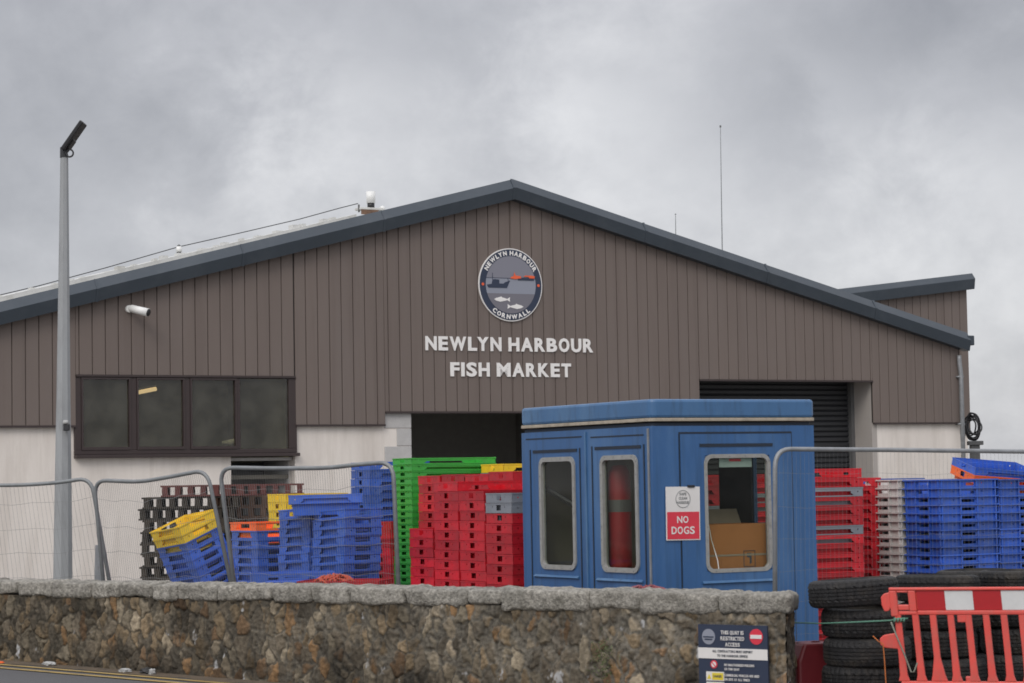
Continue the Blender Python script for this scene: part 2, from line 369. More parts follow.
# ================================================================== ground
WA, WB = Vector((-4.95, 23.2, 0)), Vector((2.05, 17.7, 0))        # top front edge line of the stone wall
WL = (WB - WA).length * .967
WD = (WB - WA).normalized(); WN = Vector((WD.y, -WD.x, 0))
def wall_s(px, py=600):
    return (on_plane(px, py, WA, WN) - WA).dot(WD)
WL = wall_s(790, 600); SKEW = .42           # the wall's end is cut at a slant         # along the wall; towards the road
def road_z(s): return max(GZ + .004, min(.12, -.0225 * s))
g = MB().add([(-400, -50, GZ), (400, -50, GZ), (400, 600, GZ), (-400, 600, GZ)], [(0, 1, 2, 3)])
tag(g.build('ground', MAT['quay']), kind='structure')
g = MB(); ss = [-90, -5.4] + [-5 + i * .5 for i in range(29)] + [90]; nn = [-.16, 26]
vs = [WA + WD * s_ + WN * n_ + Vector((0, 0, road_z(s_))) for s_ in ss for n_ in nn]
g.add(vs, [(2 * i, 2 * i + 1, 2 * i + 3, 2 * i + 2) for i in range(len(ss) - 1)])
tag(g.build('road', MAT['road']), kind='structure')
def road_strip(n0, n1, dz, name, mat, s0=-12, s1=8.6, wob=.0):
    g = MB(); k_ = 80; vs = []
    for i in range(k_ + 1):
        s_ = s0 + (s1 - s0) * i / k_
        for n_ in (n0 + random.uniform(-wob, wob) * .3, n1 + random.uniform(-wob, wob)):
            vs.append(WA + WD * s_ + WN * n_ + Vector((0, 0, road_z(s_) + dz)))
    g.add(vs, [(2 * i, 2 * i + 1, 2 * i + 3, 2 * i + 2) for i in range(k_)])
    return tag(g.build(name, mat), kind='structure')
road_strip(-.10, .22, .004, 'gutter', MAT['gutter'], wob=.05)
road_strip(.30, .38, .008, 'yellow_road_line', MAT['yellow_line'], wob=.004)
road_strip(.52, .60, .008, 'yellow_road_line', MAT['yellow_line'], wob=.004)

# ================================================================== fish market
B = thing('fish_market_building', 'gabled fish market hall with brown vertical cladding over pale rendered walls', 'building', FO, pi / 6)
SLL, SLR, ZTOP = .2555, .248, 8.17           # roof slopes and top of the ridge above the quay
def top(s, dz=0): return ZTOP + dz - (SLL * -s if s < 0 else SLR * s)
def S(px, py=400, d=0): return fac(px, py, d)[0]
LW, RW = -12.3, 12.06
WS0, WS1 = -9.53, -4.98                      # office window
WZ0, WZ1 = 2.46, 4.01
CO0, CO1 = -2.38, 3.3                        # central opening
RO0, RO1 = 4.69, 9.46                        # right opening
CB = 3.05                                    # usual lower edge of the cladding
steps = [(LW, WS0, CB), (WS0, WS1, WZ1), (WS1, -3.0, CB), (-3.0, RO0, 3.31), (RO0, RO1, 4.01), (RO1, RW, CB)]
# cladding: backing sheet plus boards with open grooves
cb = MB(); bd = MB(); tr = MB()
for a, b, z0 in steps:
    brk = [a] + ([0] if a < 0 < b else []) + [b]
    for p, q in zip(brk, brk[1:]):
        cb.prism([(p, 0, z0 + .02), (q, 0, z0 + .02), (q, 0, top(q, -.25)), (p, 0, top(p, -.25))], (0, .08, 0))
    tr.box(a + .003, b - .003, -.05, .0, z0 - .028, z0 + .012)
BW = .262; s_ = LW - .04
while s_ < RW:
    e0, e1 = s_ + .005, s_ + BW - .005
    for a, b, z0 in steps:
        p, q = max(e0, a), min(e1, b)
        if q - p < .02: continue
        if p < 0 < q: parts = [(p, 0), (0, q)]
        else: parts = [(p, q)]
        for p, q in parts:
            c = .007
            pl = [(p, -.003), (q, -.003), (q, -.018), (q - c, -.03), (p + c, -.03), (p, -.018)]
            n = 6
            vs = [(x, y, z0 + .012) for x, y in pl] + [(x, y, top(x, -.3)) for x, y in pl]
            bd.add(vs, [tuple(range(n)), tuple(range(n, 2 * n))] + [(i, (i + 1) % n, n + (i + 1) % n, n + i) for i in range(n)])
    s_ += BW
cb.build('cladding_backing', MAT['groove'], B)
bd.build('cladding', MAT['clad'], B)
tr.build('drip_trim', MAT['frame'], B)
# roof edge
prof = [(.35, -.03), (-.16, 0), (-.30, -.19), (-.24, -.43), (-.01, -.43)]
for name, s0, s1 in (('roof_fascia', LW - .25, 0), ('roof_fascia', 0, RW + .12)):
    fb = MB(); n = len(prof)
    vs = [(s0, d, top(s0, dz)) for d, dz in prof] + [(s1, d, top(s1, dz)) for d, dz in prof]
    fb.add(vs, [tuple(range(n)), tuple(range(n, 2 * n))] + [(i, (i + 1) % n, n + (i + 1) % n, n + i) for i in range(n)])
    o = fb.build(name, MAT['slate'], B)
jb = MB()                                    # cover joints in the roof edge
for s0 in (-9.2, -6.2, -3.1, -.02, 3.2, 6.4, 9.4):
    jb.prism([(s0 - .05 if s0 == -.02 else s0, d * 1.0 + (-.008 if d < 0 else 0), top(s0, dz + (.008 if dz > -.1 else -.006 if dz < -.4 else 0))) for d, dz in prof[1:4]] , (.05, 0, -.05 * (SLL if False else 0)))
jb.build('fascia_joint', MAT['slate'], B)
rf = MB()                                    # roof sheets
for s0, s1 in ((LW - .2, 0), (0, RW + .2)):
    rf.add([(s0, .36, top(s0, -.05)), (s1, .36, top(s1, -.05)), (s1, 28, top(s1, -.05)), (s0, 28, top(s0, -.05)),
            (s0, .36, top(s0, -.12)), (s1, .36, top(s1, -.12)), (s1, 28, top(s1, -.12)), (s0, 28, top(s0, -.12))],
           [(0, 1, 2, 3), (7, 6, 5, 4), (0, 4, 5, 1), (1, 5, 6, 2), (2, 6, 7, 3), (3, 7, 4, 0)])
rf.build('roof', MAT['roof'], B)
rr = MB()                                    # pale verge capping of the left slope
s0, s1 = LW, -3.35
vs = []
for s2 in (s0, s1):
    for d, dz in ((.45, -.02), (.45, .10 if s2 == s0 else .05), (.8, .12 if s2 == s0 else .06), (.8, -.02)): vs.append((s2, d, top(s2, dz)))
rr.add(vs, [(0, 1, 2, 3), (4, 7, 6, 5), (0, 4, 5, 1), (1, 5, 6, 2), (2, 6, 7, 3), (3, 7, 4, 0)])
for i in range(26):
    s2 = s0 + .2 + i * .33 + random.uniform(-.1, .1)
    if s2 < s1 - .2: rr.box(s2, s2 + random.uniform(.04, .18), .5, .7, top(s2, .02), top(s2, .10 + random.uniform(.0, .05)))
rr.build('verge_capping', MAT['roof'], B)
# walls under the cladding
wl = MB(); D0, D1 = .05, .32
DS = S(232, 470)                             # doorway recess under the window
for x0_, x1_, zz in ((LW, WS0, CB + .05), (WS0, DS, WZ0 - .02), (WS1, -3.0, CB + .05), (3.3, RO0, 3.35), (RO1 + .002, RW, CB + .05)):
    MB().box(x0_, x1_, D0, D1, 0, zz).build('rendered_wall', MAT['render'], B)
qb = MB()
for i, z in enumerate([0, .45, .9, 1.35, 1.8, 2.25, 2.62, 2.98]):
    z1 = [.45, .9, 1.35, 1.8, 2.25, 2.62, 2.98, 3.31][i]
    qb.box(-2.99 + (.28 if i % 2 == 0 else 0), CO0, D0 - .015, D1, z + .006, z1 - .006)
qb.build('quoin_blocks', MAT['greyblock'], B, bevel=.008)
wq = MB(); wq.box(-2.998, CO0 - .01, D0 + .002, D1 - .01, 0, 3.3); wq.build('rendered_wall', MAT['render'], B)
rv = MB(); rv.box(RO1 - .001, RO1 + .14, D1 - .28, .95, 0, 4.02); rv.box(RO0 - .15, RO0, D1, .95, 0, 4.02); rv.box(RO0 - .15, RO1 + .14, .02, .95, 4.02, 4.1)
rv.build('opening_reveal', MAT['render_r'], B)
# roller shutter
sh = MB(); z = 0
while z < 3.98:
    sh.prism([(RO0, .80, z), (RO0, .765, z + .03), (RO0, .765, z + .09), (RO0, .80, z + .118)], (RO1 - RO0 - .1, 0, 0)); z += .12
sh.build('roller_shutter', MAT['shutter'], B)
MB().box(RO1 - .1, RO1 - .002, .66, .84, 0, 3.99).build('shutter_guide', MAT['steel_d'], B)
MB().box(RO0, RO1, .82, .92, 0, 4.0).build('shutter_backing', MAT['shutter'], B)
# dark hall behind
hl = MB(); hl.box(LW, LW + .2, .33, 28, 0, 4.9); hl.box(RW - .2, RW, .33, 28, 0, 4.9); hl.box(LW, RW, 27.8, 28, 0, 4.9)
hl.box(RO0 - .3, RO0 - .16, .97, 12, 0, 4.3); hl.box(-4.6, -4.5, .33, 12, 0, 4.9); hl.box(-4.5, 4.4, 7.5, 7.6, 0, 4.9)
hl.build('inner_walls', MAT['dark'], B)
MB().box(-4.4, 4.3, .4, 12, 4.3, 4.36).build('inner_ceiling', MAT['dark'], B)
MB().box(-4.4, 4.3, .5, 12, .003, .02).build('inner_floor', MAT['dark'], B)
# office window
wf = bpy.data.objects.new('window', None)
COL.objects.link(wf); wf.parent = B
fr = MB(); Y0, Y1 = -.02, .12
def wx(px): return S(px, 415, .0)
bars = [(WS0 - .02, wx(81)), (wx(130.5), wx(136.5)), (wx(184.5), wx(190)), (wx(236.5), wx(240)), (wx(288.5), WS1 + .02)]
for a, b in bars: fr.box(a, b, Y0, Y1, WZ0 + .13, WZ1 - .04)
fr.box(WS0 - .02, WS1 + .02, Y0 - .003, Y1, WZ1 - .04, WZ1 - .015)
fr.box(WS0 - .02, WS1 + .02, Y0 - .003, Y1, WZ0 + .045, WZ0 + .13)
fr.build('frame', MAT['frame'], wf, bevel=.008)
MB().box(WS0 - .02, WS1 + .05, -.10, .14, WZ0 - .02, WZ0 + .042).build('sill', MAT['frame'], wf, bevel=.006)
for i in range(4):
    a, b = bars[i][1], bars[i + 1][0]
    if i < 3:
        q = MB(); t = .035
        q.box(a, a + t, -.035, .05, WZ0 + .132, WZ1 - .042); q.box(b - t, b, -.035, .05, WZ0 + .132, WZ1 - .042)
        q.box(a + t, b - t, -.035, .05, WZ1 - .042 - t, WZ1 - .042); q.box(a + t, b - t, -.035, .05, WZ0 + .132, WZ0 + .132 + t * 1.6)
        q.build('sash', MAT['frame'], wf)
    MB().box(a + .002, b - .002, .02, .028, WZ0 + .135, WZ1 - .045).build('pane', MAT['glass_b'], wf)
rm = MB(); rm.box(WS0 - .6, WS1 + .35, 4.2, 4.3, 1.9, 4.3); rm.box(WS0 - .7, WS0 - .6, .33, 4.2, 1.9, 4.3); rm.box(WS1 + .35, WS1 + .42, .33, 4.3, 1.9, 4.3)
rm.box(WS0 - .6, WS1 + .35, .33, 4.2, 4.2, 4.28)
rm.build('office_walls', MAT['room'], B)
MB().box(WS0 - .6, WS1 + .35, .33, 4.2, 2.0, 2.08).build('office_floor', MAT['roomfloor'], B)
MB().box(WS0, WS1, .15, .75, WZ0 - .02, WZ0 + .03).build('office_worktop', MAT['roomfloor'], B)
# doorway recess
dr = MB(); dr.box(DS - .1, DS, D1, 1.6, 0, 2.4); dr.box(WS1 - .02, WS1 + .1, D1, 1.6, 0, 2.4); dr.box(DS, WS1 - .02, .14, 1.6, 2.36, 2.42)
dr.build('doorway_reveal', MAT['greyblock'], B)
MB().box(DS, WS1 - .02, 1.5, 1.6, 0, 2.35).build('door', MAT['steel_d'], B)
# downpipe and gutter end
dp = MB(); xs = S(961, 400, -.12)
dp.tube(fillet([(xs, -.10, 4.62), (xs, -.10, 4.45), (xs + .02, -.12, 4.2), (xs + .02, -.12, 0)], .08), .055, 10)
for z in (4.1, 3.0, 1.6): dp.box(xs - .06, xs + .1, -.13, .02, z, z + .04)
dp.build('downpipe', MAT['galv'], B, smooth=True)
MB().prism([(RW + .08, -.26, 4.85), (RW + .26, -.26, 4.85), (RW + .26, -.26, 5.08), (RW + .08, -.26, 5.08)], (0, 28, 0)).build('gutter', MAT['slate'], B, bevel=.02)

# lettering
def surf_text(name, label, rows):
    t = thing(name, label, 'sign', FO + UD * rows[0][1] - VD * .03 + Vector((0, 0, rows[0][3])), pi / 6)
    for s, s0, s1, z0, cap in rows:
        lay, Wd = text_layout(s, .038, .105, .30)
        k_ = (s1 - s0) / Wd
        for vs, fs, _, ch in lay:
            mb = MB().add([(s0 - rows[0][1] + x * k_, -.006 - (zz + .5) * .02, z0 - rows[0][3] + y * cap) for x, y, zz in vs], fs)
            mb.build('letter', MAT['cream'], t)
surf_text('raised_lettering', 'two rows of pale capitals reading NEWLYN HARBOUR FISH MARKET on the brown gable cladding',
          [('NEWLYN HARBOUR', -2.07, 1.96, 4.585, .275), ('FISH MARKET', -1.5, 1.40, 4.055, .275)])
# round emblem
EC = FO + UD * -.045 + Vector((0, 0, 5.76 - GZ)) - VD * .034
L = thing('round_harbour_emblem', 'round navy and white harbour emblem with boats and fish on the gable above the lettering', 'sign', EC, pi / 6)
X_, Z_ = Vector((1, 0, 0)), Vector((0, 0, 1)); OUT = Vector((0, -1, 0))
RR = .765
MB().disc((0, 0, 0), X_, Z_, RR, (0, -.03, 0), 64).build('white_rim', MAT['cream'], L)
MB().disc((0, -.0302, 0), X_, Z_, RR - .022, (0, -.006, 0), 64).build('navy_ring', MAT['navy'], L)
R1 = .60
def chord(z0, z1, n=24):                      # slice of the inner disc between two heights
    z0, z1 = max(-R1, z0), min(R1, z1); a0, a1 = math.asin(z0 / R1), math.asin(z1 / R1)
    right = [(R1 * cos(a0 + (a1 - a0) * i / n), -.0365, R1 * sin(a0 + (a1 - a0) * i / n)) for i in range(n + 1)]
    return right + [(-x, y, z) for x, y, z in reversed(right) if x > 1e-4]
MB().prism(chord(.135, R1), (0, -.005, 0)).build('sky_field', MAT['skygrey'], L)
MB().prism(chord(-.185, .135), (0, -.005, 0)).build('sea_field', MAT['seagrey'], L)
MB().prism(chord(-R1, -.185), (0, -.005, 0)).build('deep_field', MAT['sandgrey'], L)
def flat(pts, name, mat, y=-.0418, k_=1, dx=0, dz=0):
    return MB().prism([(x * k_ + dx, y, z * k_ + dz) for x, z in pts], (0, -.006, 0)).build(name, mat, L)
MB().box(-.598, .598, -.0455, -.0418, .130, .141).build('horizon_line', MAT['navy'], L)
flat([(-.54, -.06), (-.50, -.12), (-.06, -.12), (.02, .04), (-.10, 0), (-.14, -.03), (-.24, -.03), (-.24, .05), (-.34, .06), (-.40, .05), (-.42, -.04)], 'fishing_boat', MAT['navy'], dx=-.04, dz=.05)
flat([(-.405, .04), (-.395, .04), (-.395, .19), (-.405, .19)], 'boat_mast', MAT['navy'], dx=-.04, dz=.05)
flat([(-.03, .03), (-.02, .03), (-.03, .09), (-.04, .09)], 'boat_mast', MAT['navy'], dx=-.04, dz=.05)
flat([(.16, .075), (.55, .075), (.57, .155), (.45, .15), (.42, .13), (.20, .13)], 'lifeboat_hull', MAT['navy'], y=-.0458, dz=.025)
flat([(-.02, .11), (.02, .15), (.06, .15), (.08, .24), (.11, .17), (.24, .16), (.24, .115), (.18, .11), (.1, .095)], 'lifeboat_bow', MAT['orange'], y=-.0520, dz=.025)
flat([(.30, .15), (.42, .15), (.44, .12), (.56, .12), (.575, .165), (.48, .18), (.34, .175)], 'lifeboat_cabin', MAT['orange'], y=-.0520, dz=.025)
fish = [(-.5, 0), (-.38, .07), (-.15, .12), (-.05, .16), (.0, .11), (.25, .05), (.33, .03), (.5, .13), (.48, 0), (.5, -.13), (.33, -.03), (.2, -.07), (-.1, -.13), (-.35, -.08)]
flat(fish, 'fish', MAT['cream'], k_=.38, dx=-.22, dz=-.31)
flat([(-x, z) for x, z in fish][::-1], 'fish', MAT['cream'], k_=.38, dx=.10, dz=-.455)
def arc_text(s, r, a0, a1, cap, flip=False):
    lay, Wd = text_layout(s, .040, .17, .36)
    for vs, fs, (xa, xb), ch in lay:
        c = (xa + xb) / 2; a = a0 + (a1 - a0) * c / Wd
        k_ = abs(a1 - a0) * r / Wd * (1.0)
        up = Vector((cos(a), 0, sin(a))); 
        rt = Vector((sin(a), 0, -cos(a)))
        if flip: up, rt = -up, -rt
        ctr = Vector((cos(a), 0, sin(a))) * r
        MB().add([ctr + rt * ((x - c) * k_) + up * ((y - .5) * cap) + OUT * (.0366 + (z + .5) * .008) for x, y, z in vs], fs).build('letter', MAT['cream'], L)
arc_text('NEWLYN HARBOUR', .668, radians(153), radians(27), .092)
arc_text('CORNWALL', .668, radians(230), radians(310), .092, True)
for sx in (-1, 1): MB().disc((sx * .668, -.0366, 0), X_, Z_, .03, (0, -.006, 0), 20).build('red_dot', MAT['orange'], L)

# annex behind the right corner
AD = 5.0
AO = FO + VD * AD
ar, _ = fac(968.5, 350, AD)
A = thing('market_annex', 'brown clad annex with a single sloping roof behind the right corner of the market', 'building', AO + UD * ar, pi / 6)
zR = fac(968, 274, AD)[1]; zL = fac(838, 289, AD)[1]; sL = fac(838, 289, AD)[0] - ar
slA = (zR - zL) / (0 - sL)
an = MB(); anb = MB(); W_ = 5.5
an.prism([(-W_, .03, 2.9), (-.02, .03, 2.9), (-.02, .03, zR - .4), (-W_, .03, zR - .4 - slA * W_)], (0, .1, 0))
an.box(-.12, -.02, .13, 14, 2.9, zR - .42)
k_ = 0
while k_ * BW < W_:
    x1 = -.0 - k_ * BW - .008; x0 = x1 - BW + .016
    anb.prism([(x0, .0, 2.9), (x1, .0, 2.9), (x1, .0, zR - .3 + slA * x1), (x0, .0, zR - .3 + slA * x0)], (0, .028, 0)); k_ += 1
an.build('cladding_backing', MAT['groove'], A); anb.build('cladding', MAT['clad'], A)
anw = MB().box(-W_, -.06, .05, 14, 0, 2.9); anw.build('rendered_wall', MAT['render'], A)
sc2 = MB().add([], [])
for i in range(0, 50): sc2.box(-.02, .008, .13 + i * BW + .008, .13 + (i + 1) * BW - .008, 2.9, zR - .35)
sc2.build('side_cladding', MAT['clad'], A)
fb = MB(); vs = []
for x in (-W_, .10): vs += [(x, d, zR + slA * x + dz) for d, dz in ((.35, -.02), (-.12, 0), (-.24, -.15), (-.20, -.42), (.0, -.42))]
fb.add(vs, [(0, 1, 2, 3, 4), (5, 6, 7, 8, 9)] + [(i, (i + 1) % 5, 5 + (i + 1) % 5, 5 + i) for i in range(5)]); fb.build('roof_fascia', MAT['slate'], A, bevel=.01)
MB().prism([(-W_, .36, zR - slA * W_ - .12), (.08, .36, zR - .12), (.08, .36, zR + .0), (-W_, .36, zR - slA * W_ + .0)], (0, 14, 0)).build('roof', MAT['roof'], A)

# ------------------------------------------------------------------ things fixed to the market
def coil():
    p = at(968.5, 443, 58.5)
    t = thing('dark_pillar', 'dark grey steel pillar with a flat cap beyond the right corner of the market', 'pillar', (at(974.5, 443, 58.5).x, 58.5, GZ))
    h = at(974, 441, 58.5).z - GZ
    MB().box(-.11, .11, -.11, .11, 0, h - .10).build('shaft', MAT['steel_d'], t, bevel=.01)
    MB().box(-.16, .19, -.16, .16, h - .10, h).build('cap', MAT['steel_d'], t, bevel=.01)
    pts = []
    c = at(972.5, 427, 58.5)
    rd = random.Random(4)
    for j in range(260):
        a = j / 260 * 2 * pi * 9; k_ = .62 + .38 * abs(sin(a * .31 + 1))
        pts.append((.17 * cos(a) * k_ + .05 * sin(a * .13), .09 * sin(j * .21), .34 * sin(a) * (.75 + .25 * cos(a * .23))))
    o = MB().tube(pts, .019, 6).build('coiled_hose', MAT['black'], None, True, loc=Vector((c.x, 58.5, GZ + h + .35)))
    tag(o, 'black coiled hose standing on the dark pillar beside the market corner', 'hose')
coil()
# security camera
p = facw(128.5, 309, -.03)
cc = thing('security_camera', 'white tubular security camera on the brown cladding at the left of the gable', 'camera', p, pi / 6)
MB().disc((0, 0, 0), X_, Z_, .07, (0, -.06, 0), 20).build('mount', MAT['white'], cc)
MB().tube([(0, -.05, 0), (.02, -.13, -.02), (.05, -.17, -.03)], .03, 10).build('arm', MAT['white'], cc, True)
dv = Vector((.24, -.30, -.10)); st = Vector((0, -.15, .0))
MB().tube([st, st + dv * .96], [.075, .080], 12).build('housing', MAT['white'], cc, True)
MB().tube([st + dv * .961, st + dv * 1.0], [.076, .06], 12).build('lens', MAT['black'], cc, True)
# roof fittings and cable
def roofpt(px, py, d): return facw(px, py, d)
p = roofpt(371, 208, .9)
t = thing('roof_sensor_mast', 'white cylindrical sensor on a rusty plinth high on the left roof slope', 'sensor', p, pi / 6)
MB().tube([(0, 0, .10), (0, 0, .34)], [.09, .10], 14).build('cap', MAT['white'], t, True)
MB().tube([(0, 0, .0), (0, 0, .10)], .075, 14).build('collar', MAT['black'], t, True)
MB().box(-.28, .22, -.1, .2, -.05, .0).build('plinth', MAT['roof'], t, bevel=.01)
MB().box(-.27, .12, -.105, -.08, -.15, -.05).build('rusty_bracket', MAT['wood_b'], t)
MB().tube([(.22, 0, -.02), (.29, 0, .02)], .05, 12).build('lamp', MAT['white'], t, True)
MB().tube([(-.28, 0, -.10), (-.28, 0, .06)], .02, 8).build('cable_post', MAT['steel_d'], t)
p = roofpt(179, 254, .9)
t = thing('roof_light', 'small white lantern standing on the roof edge left of the gable', 'lamp', p, pi / 6)
MB().tube([(0, 0, .04), (0, 0, .15)], [.06, .05], 12).build('lantern', MAT['white'], t, True)
MB().tube([(0, 0, -.06), (0, 0, .04)], .045, 10).build('collar', MAT['steel_d'], t, True)
MB().tube([(0, 0, .15), (0, 0, .19)], [.05, .01], 12).build('cap', MAT['steel_d'], t, True)
p = roofpt(38, 291, .9)
t = thing('roof_vent', 'low white vent with a brown base on the far left of the roof edge', 'vent', p, pi / 6)
MB().box(-.16, .2, -.05, .12, -.12, -.03).build('base', MAT['wood_b'], t, bevel=.01)
for x in (-.07, .07): MB().tube([(x, 0, -.03), (x, 0, .05)], [.05, .055], 12).build('cowl', MAT['white'], t, True)
pts = []
K = [(-30, 302), (38, 286), (105, 268), (178, 247), (240, 233), (300, 219), (340, 208), (358, 203.5)]
for (a, b), (c, d) in zip(K, K[1:]):
    for i in range(4): pts.append(roofpt(a + (c - a) * i / 4, b + (d - b) * i / 4, .95))
pts.append(roofpt(*K[-1], .95)); o = pts[0].copy()
tag(MB().tube([q - o for q in pts], .009, 6).build('overhead_cable', MAT['black'], None, True, loc=o), 'thin dark cable running above the left roof slope', 'cable')
for px, p0, p1, d, lab in ((722, 252, 126, 6.0, 'tall thin whip aerial behind the right roof slope'), (675.5, 238, 214, 6.0, 'short thin aerial behind the roof near the ridge')):
    a, b = facw(px + .4, p0 + 14, d), facw(px - 1.6 if p1 < 200 else px, p1, d)
    t = thing('roof_aerial', lab, 'aerial', a)
    n = b - a
    MB().tube([Vector((0, 0, -.3)), n * .45, n], [.016, .012, .007], 6).build('rod', MAT['galv_d'], t)
    MB().tube([n * .99, n * 1.004], .022, 8).build('tip', MAT['steel_d'], t)
# things on the office worktop, light inside
for px, sz in ((87, .05), (92, .05), (95, .04), (102, .055), (112, .045), (119, .05)):
    p = on_plane(px, 443, FO + VD * .3, VD); p.z = WZ0 + .031 + GZ
    r_ = sz
    pr = [(r_, .0), (r_ * 1.05, .09), (r_ * .93, .09), (r_ * .85, .01), (.002, .01), (.002, 0)]
    order = ['farthest left', 'second from left', 'third from left', 'fourth from left', 'fifth from left', 'farthest right'][[87, 92, 95, 102, 112, 119].index(px)]
    tag(MB().lathe(pr, 14).build('mug', MAT['white'], None, True, loc=p), f'small pale mug inside the first office window pane, {order} of the row', 'mug', 'mugs on the office worktop')
p = on_plane(146, 391, FO + VD * 1.5, VD)
t = thing('tube_light', 'lit warm tube light inside the second pane of the office window', 'lamp', p, pi / 6)
MB().tube([(-.17, 0, -.03), (.22, .02, .045)], .04, 8).build('tube', MAT['tube'], t, True)
MB().obox((.03, .03, .075), Vector((.19, .01, .035)), Vector((0, .05, 0)), Vector((0, 0, .015))).build('holder', MAT['white'], t)
o = MB().tube([(0, 0, 0), (.2, 0, .02), (.32, 0, .05)], [.04, .06, .04], 10).build('papers_pile', MAT['litter'], None, True, loc=on_plane(222, 441, FO + VD * .5, VD) - Vector((0, 0, .04)))
tag(o, 'pale bundle lying inside the third pane of the office window', 'bundle')

# ================================================================== lamp post
LY = 32.0
pb = at(62.3, 575, LY); tp = at(64.3, 156, LY)
LP = thing('lamp_post', 'tall tapering grey lamp post with a tilted dark lamp head left of the office window', 'street lamp', (pb.x, LY, GZ))
H_ = tp.z - GZ
pole = [(tp.x - pb.x) * k_ for k_ in (0, .2, .5, 1)]
MB().tube([(pole[0], 0, 0), (pole[1], 0, H_ * .2), (pole[2], 0, H_ * .5), (pole[3], 0, H_)], [.135, .122, .093, .053], 8).build('pole', MAT['post'], LP)
hx = pole[3]
ang = radians(52)
hd = Vector((cos(ang) * .75, -.15, sin(ang) * .75)).normalized(); sd_ = Vector((0, 1, 0)); hn = hd.cross(sd_).normalized()
hb = MB(); c = Vector((hx + .13, 0, H_ + .26))
hb.obox(c, hd * .235, sd_ * .15, hn * .03); hb.obox(c - hn * .03 - hd * .10, hd * .07, sd_ * .10, hn * .02)
hb.build('lamp_head', MAT['black'], LP, bevel=.015)
MB().tube([(hx, 0, H_ - .02), (hx - .01, 0, H_ + .10), (hx + .05, 0, H_ + .12)], [.06, .05, .05], 8).build('bracket', MAT['black'], LP)
rg = MB(); rg.tube([(hx + .08 + .05 * cos(a * pi / 8), -.05, H_ + .03 + .05 * sin(a * pi / 8)) for a in range(17)], .012, 6); rg.build('cable_loop', MAT['black'], LP, True)
p = at(66, 424, LY - .14)
t = thing('post_sensor', 'small black and white sensor strapped to the lamp post', 'sensor', p)
MB().box(-.03, .05, -.05, .03, -.09, .0).build('body', MAT['black'], t, bevel=.01)
MB().tube([(.0, -.02, .002), (.0, -.02, .05)], [.045, .03], 10).build('dome', MAT['litter'], t, True)
# short stump post
p = at(95, 579, 25.2); q = at(96, 545, 25.2)
o = MB().box(-.035, .035, -.035, .035, 0, q.z - GZ).build('stump_post', MAT['galv'], None, bevel=.004, loc=(p.x, 25.2, GZ))
o.rotation_euler = (0, radians(2), .3)
tag(o, 'short grey square post standing behind the stone wall near the lamp post', 'post')

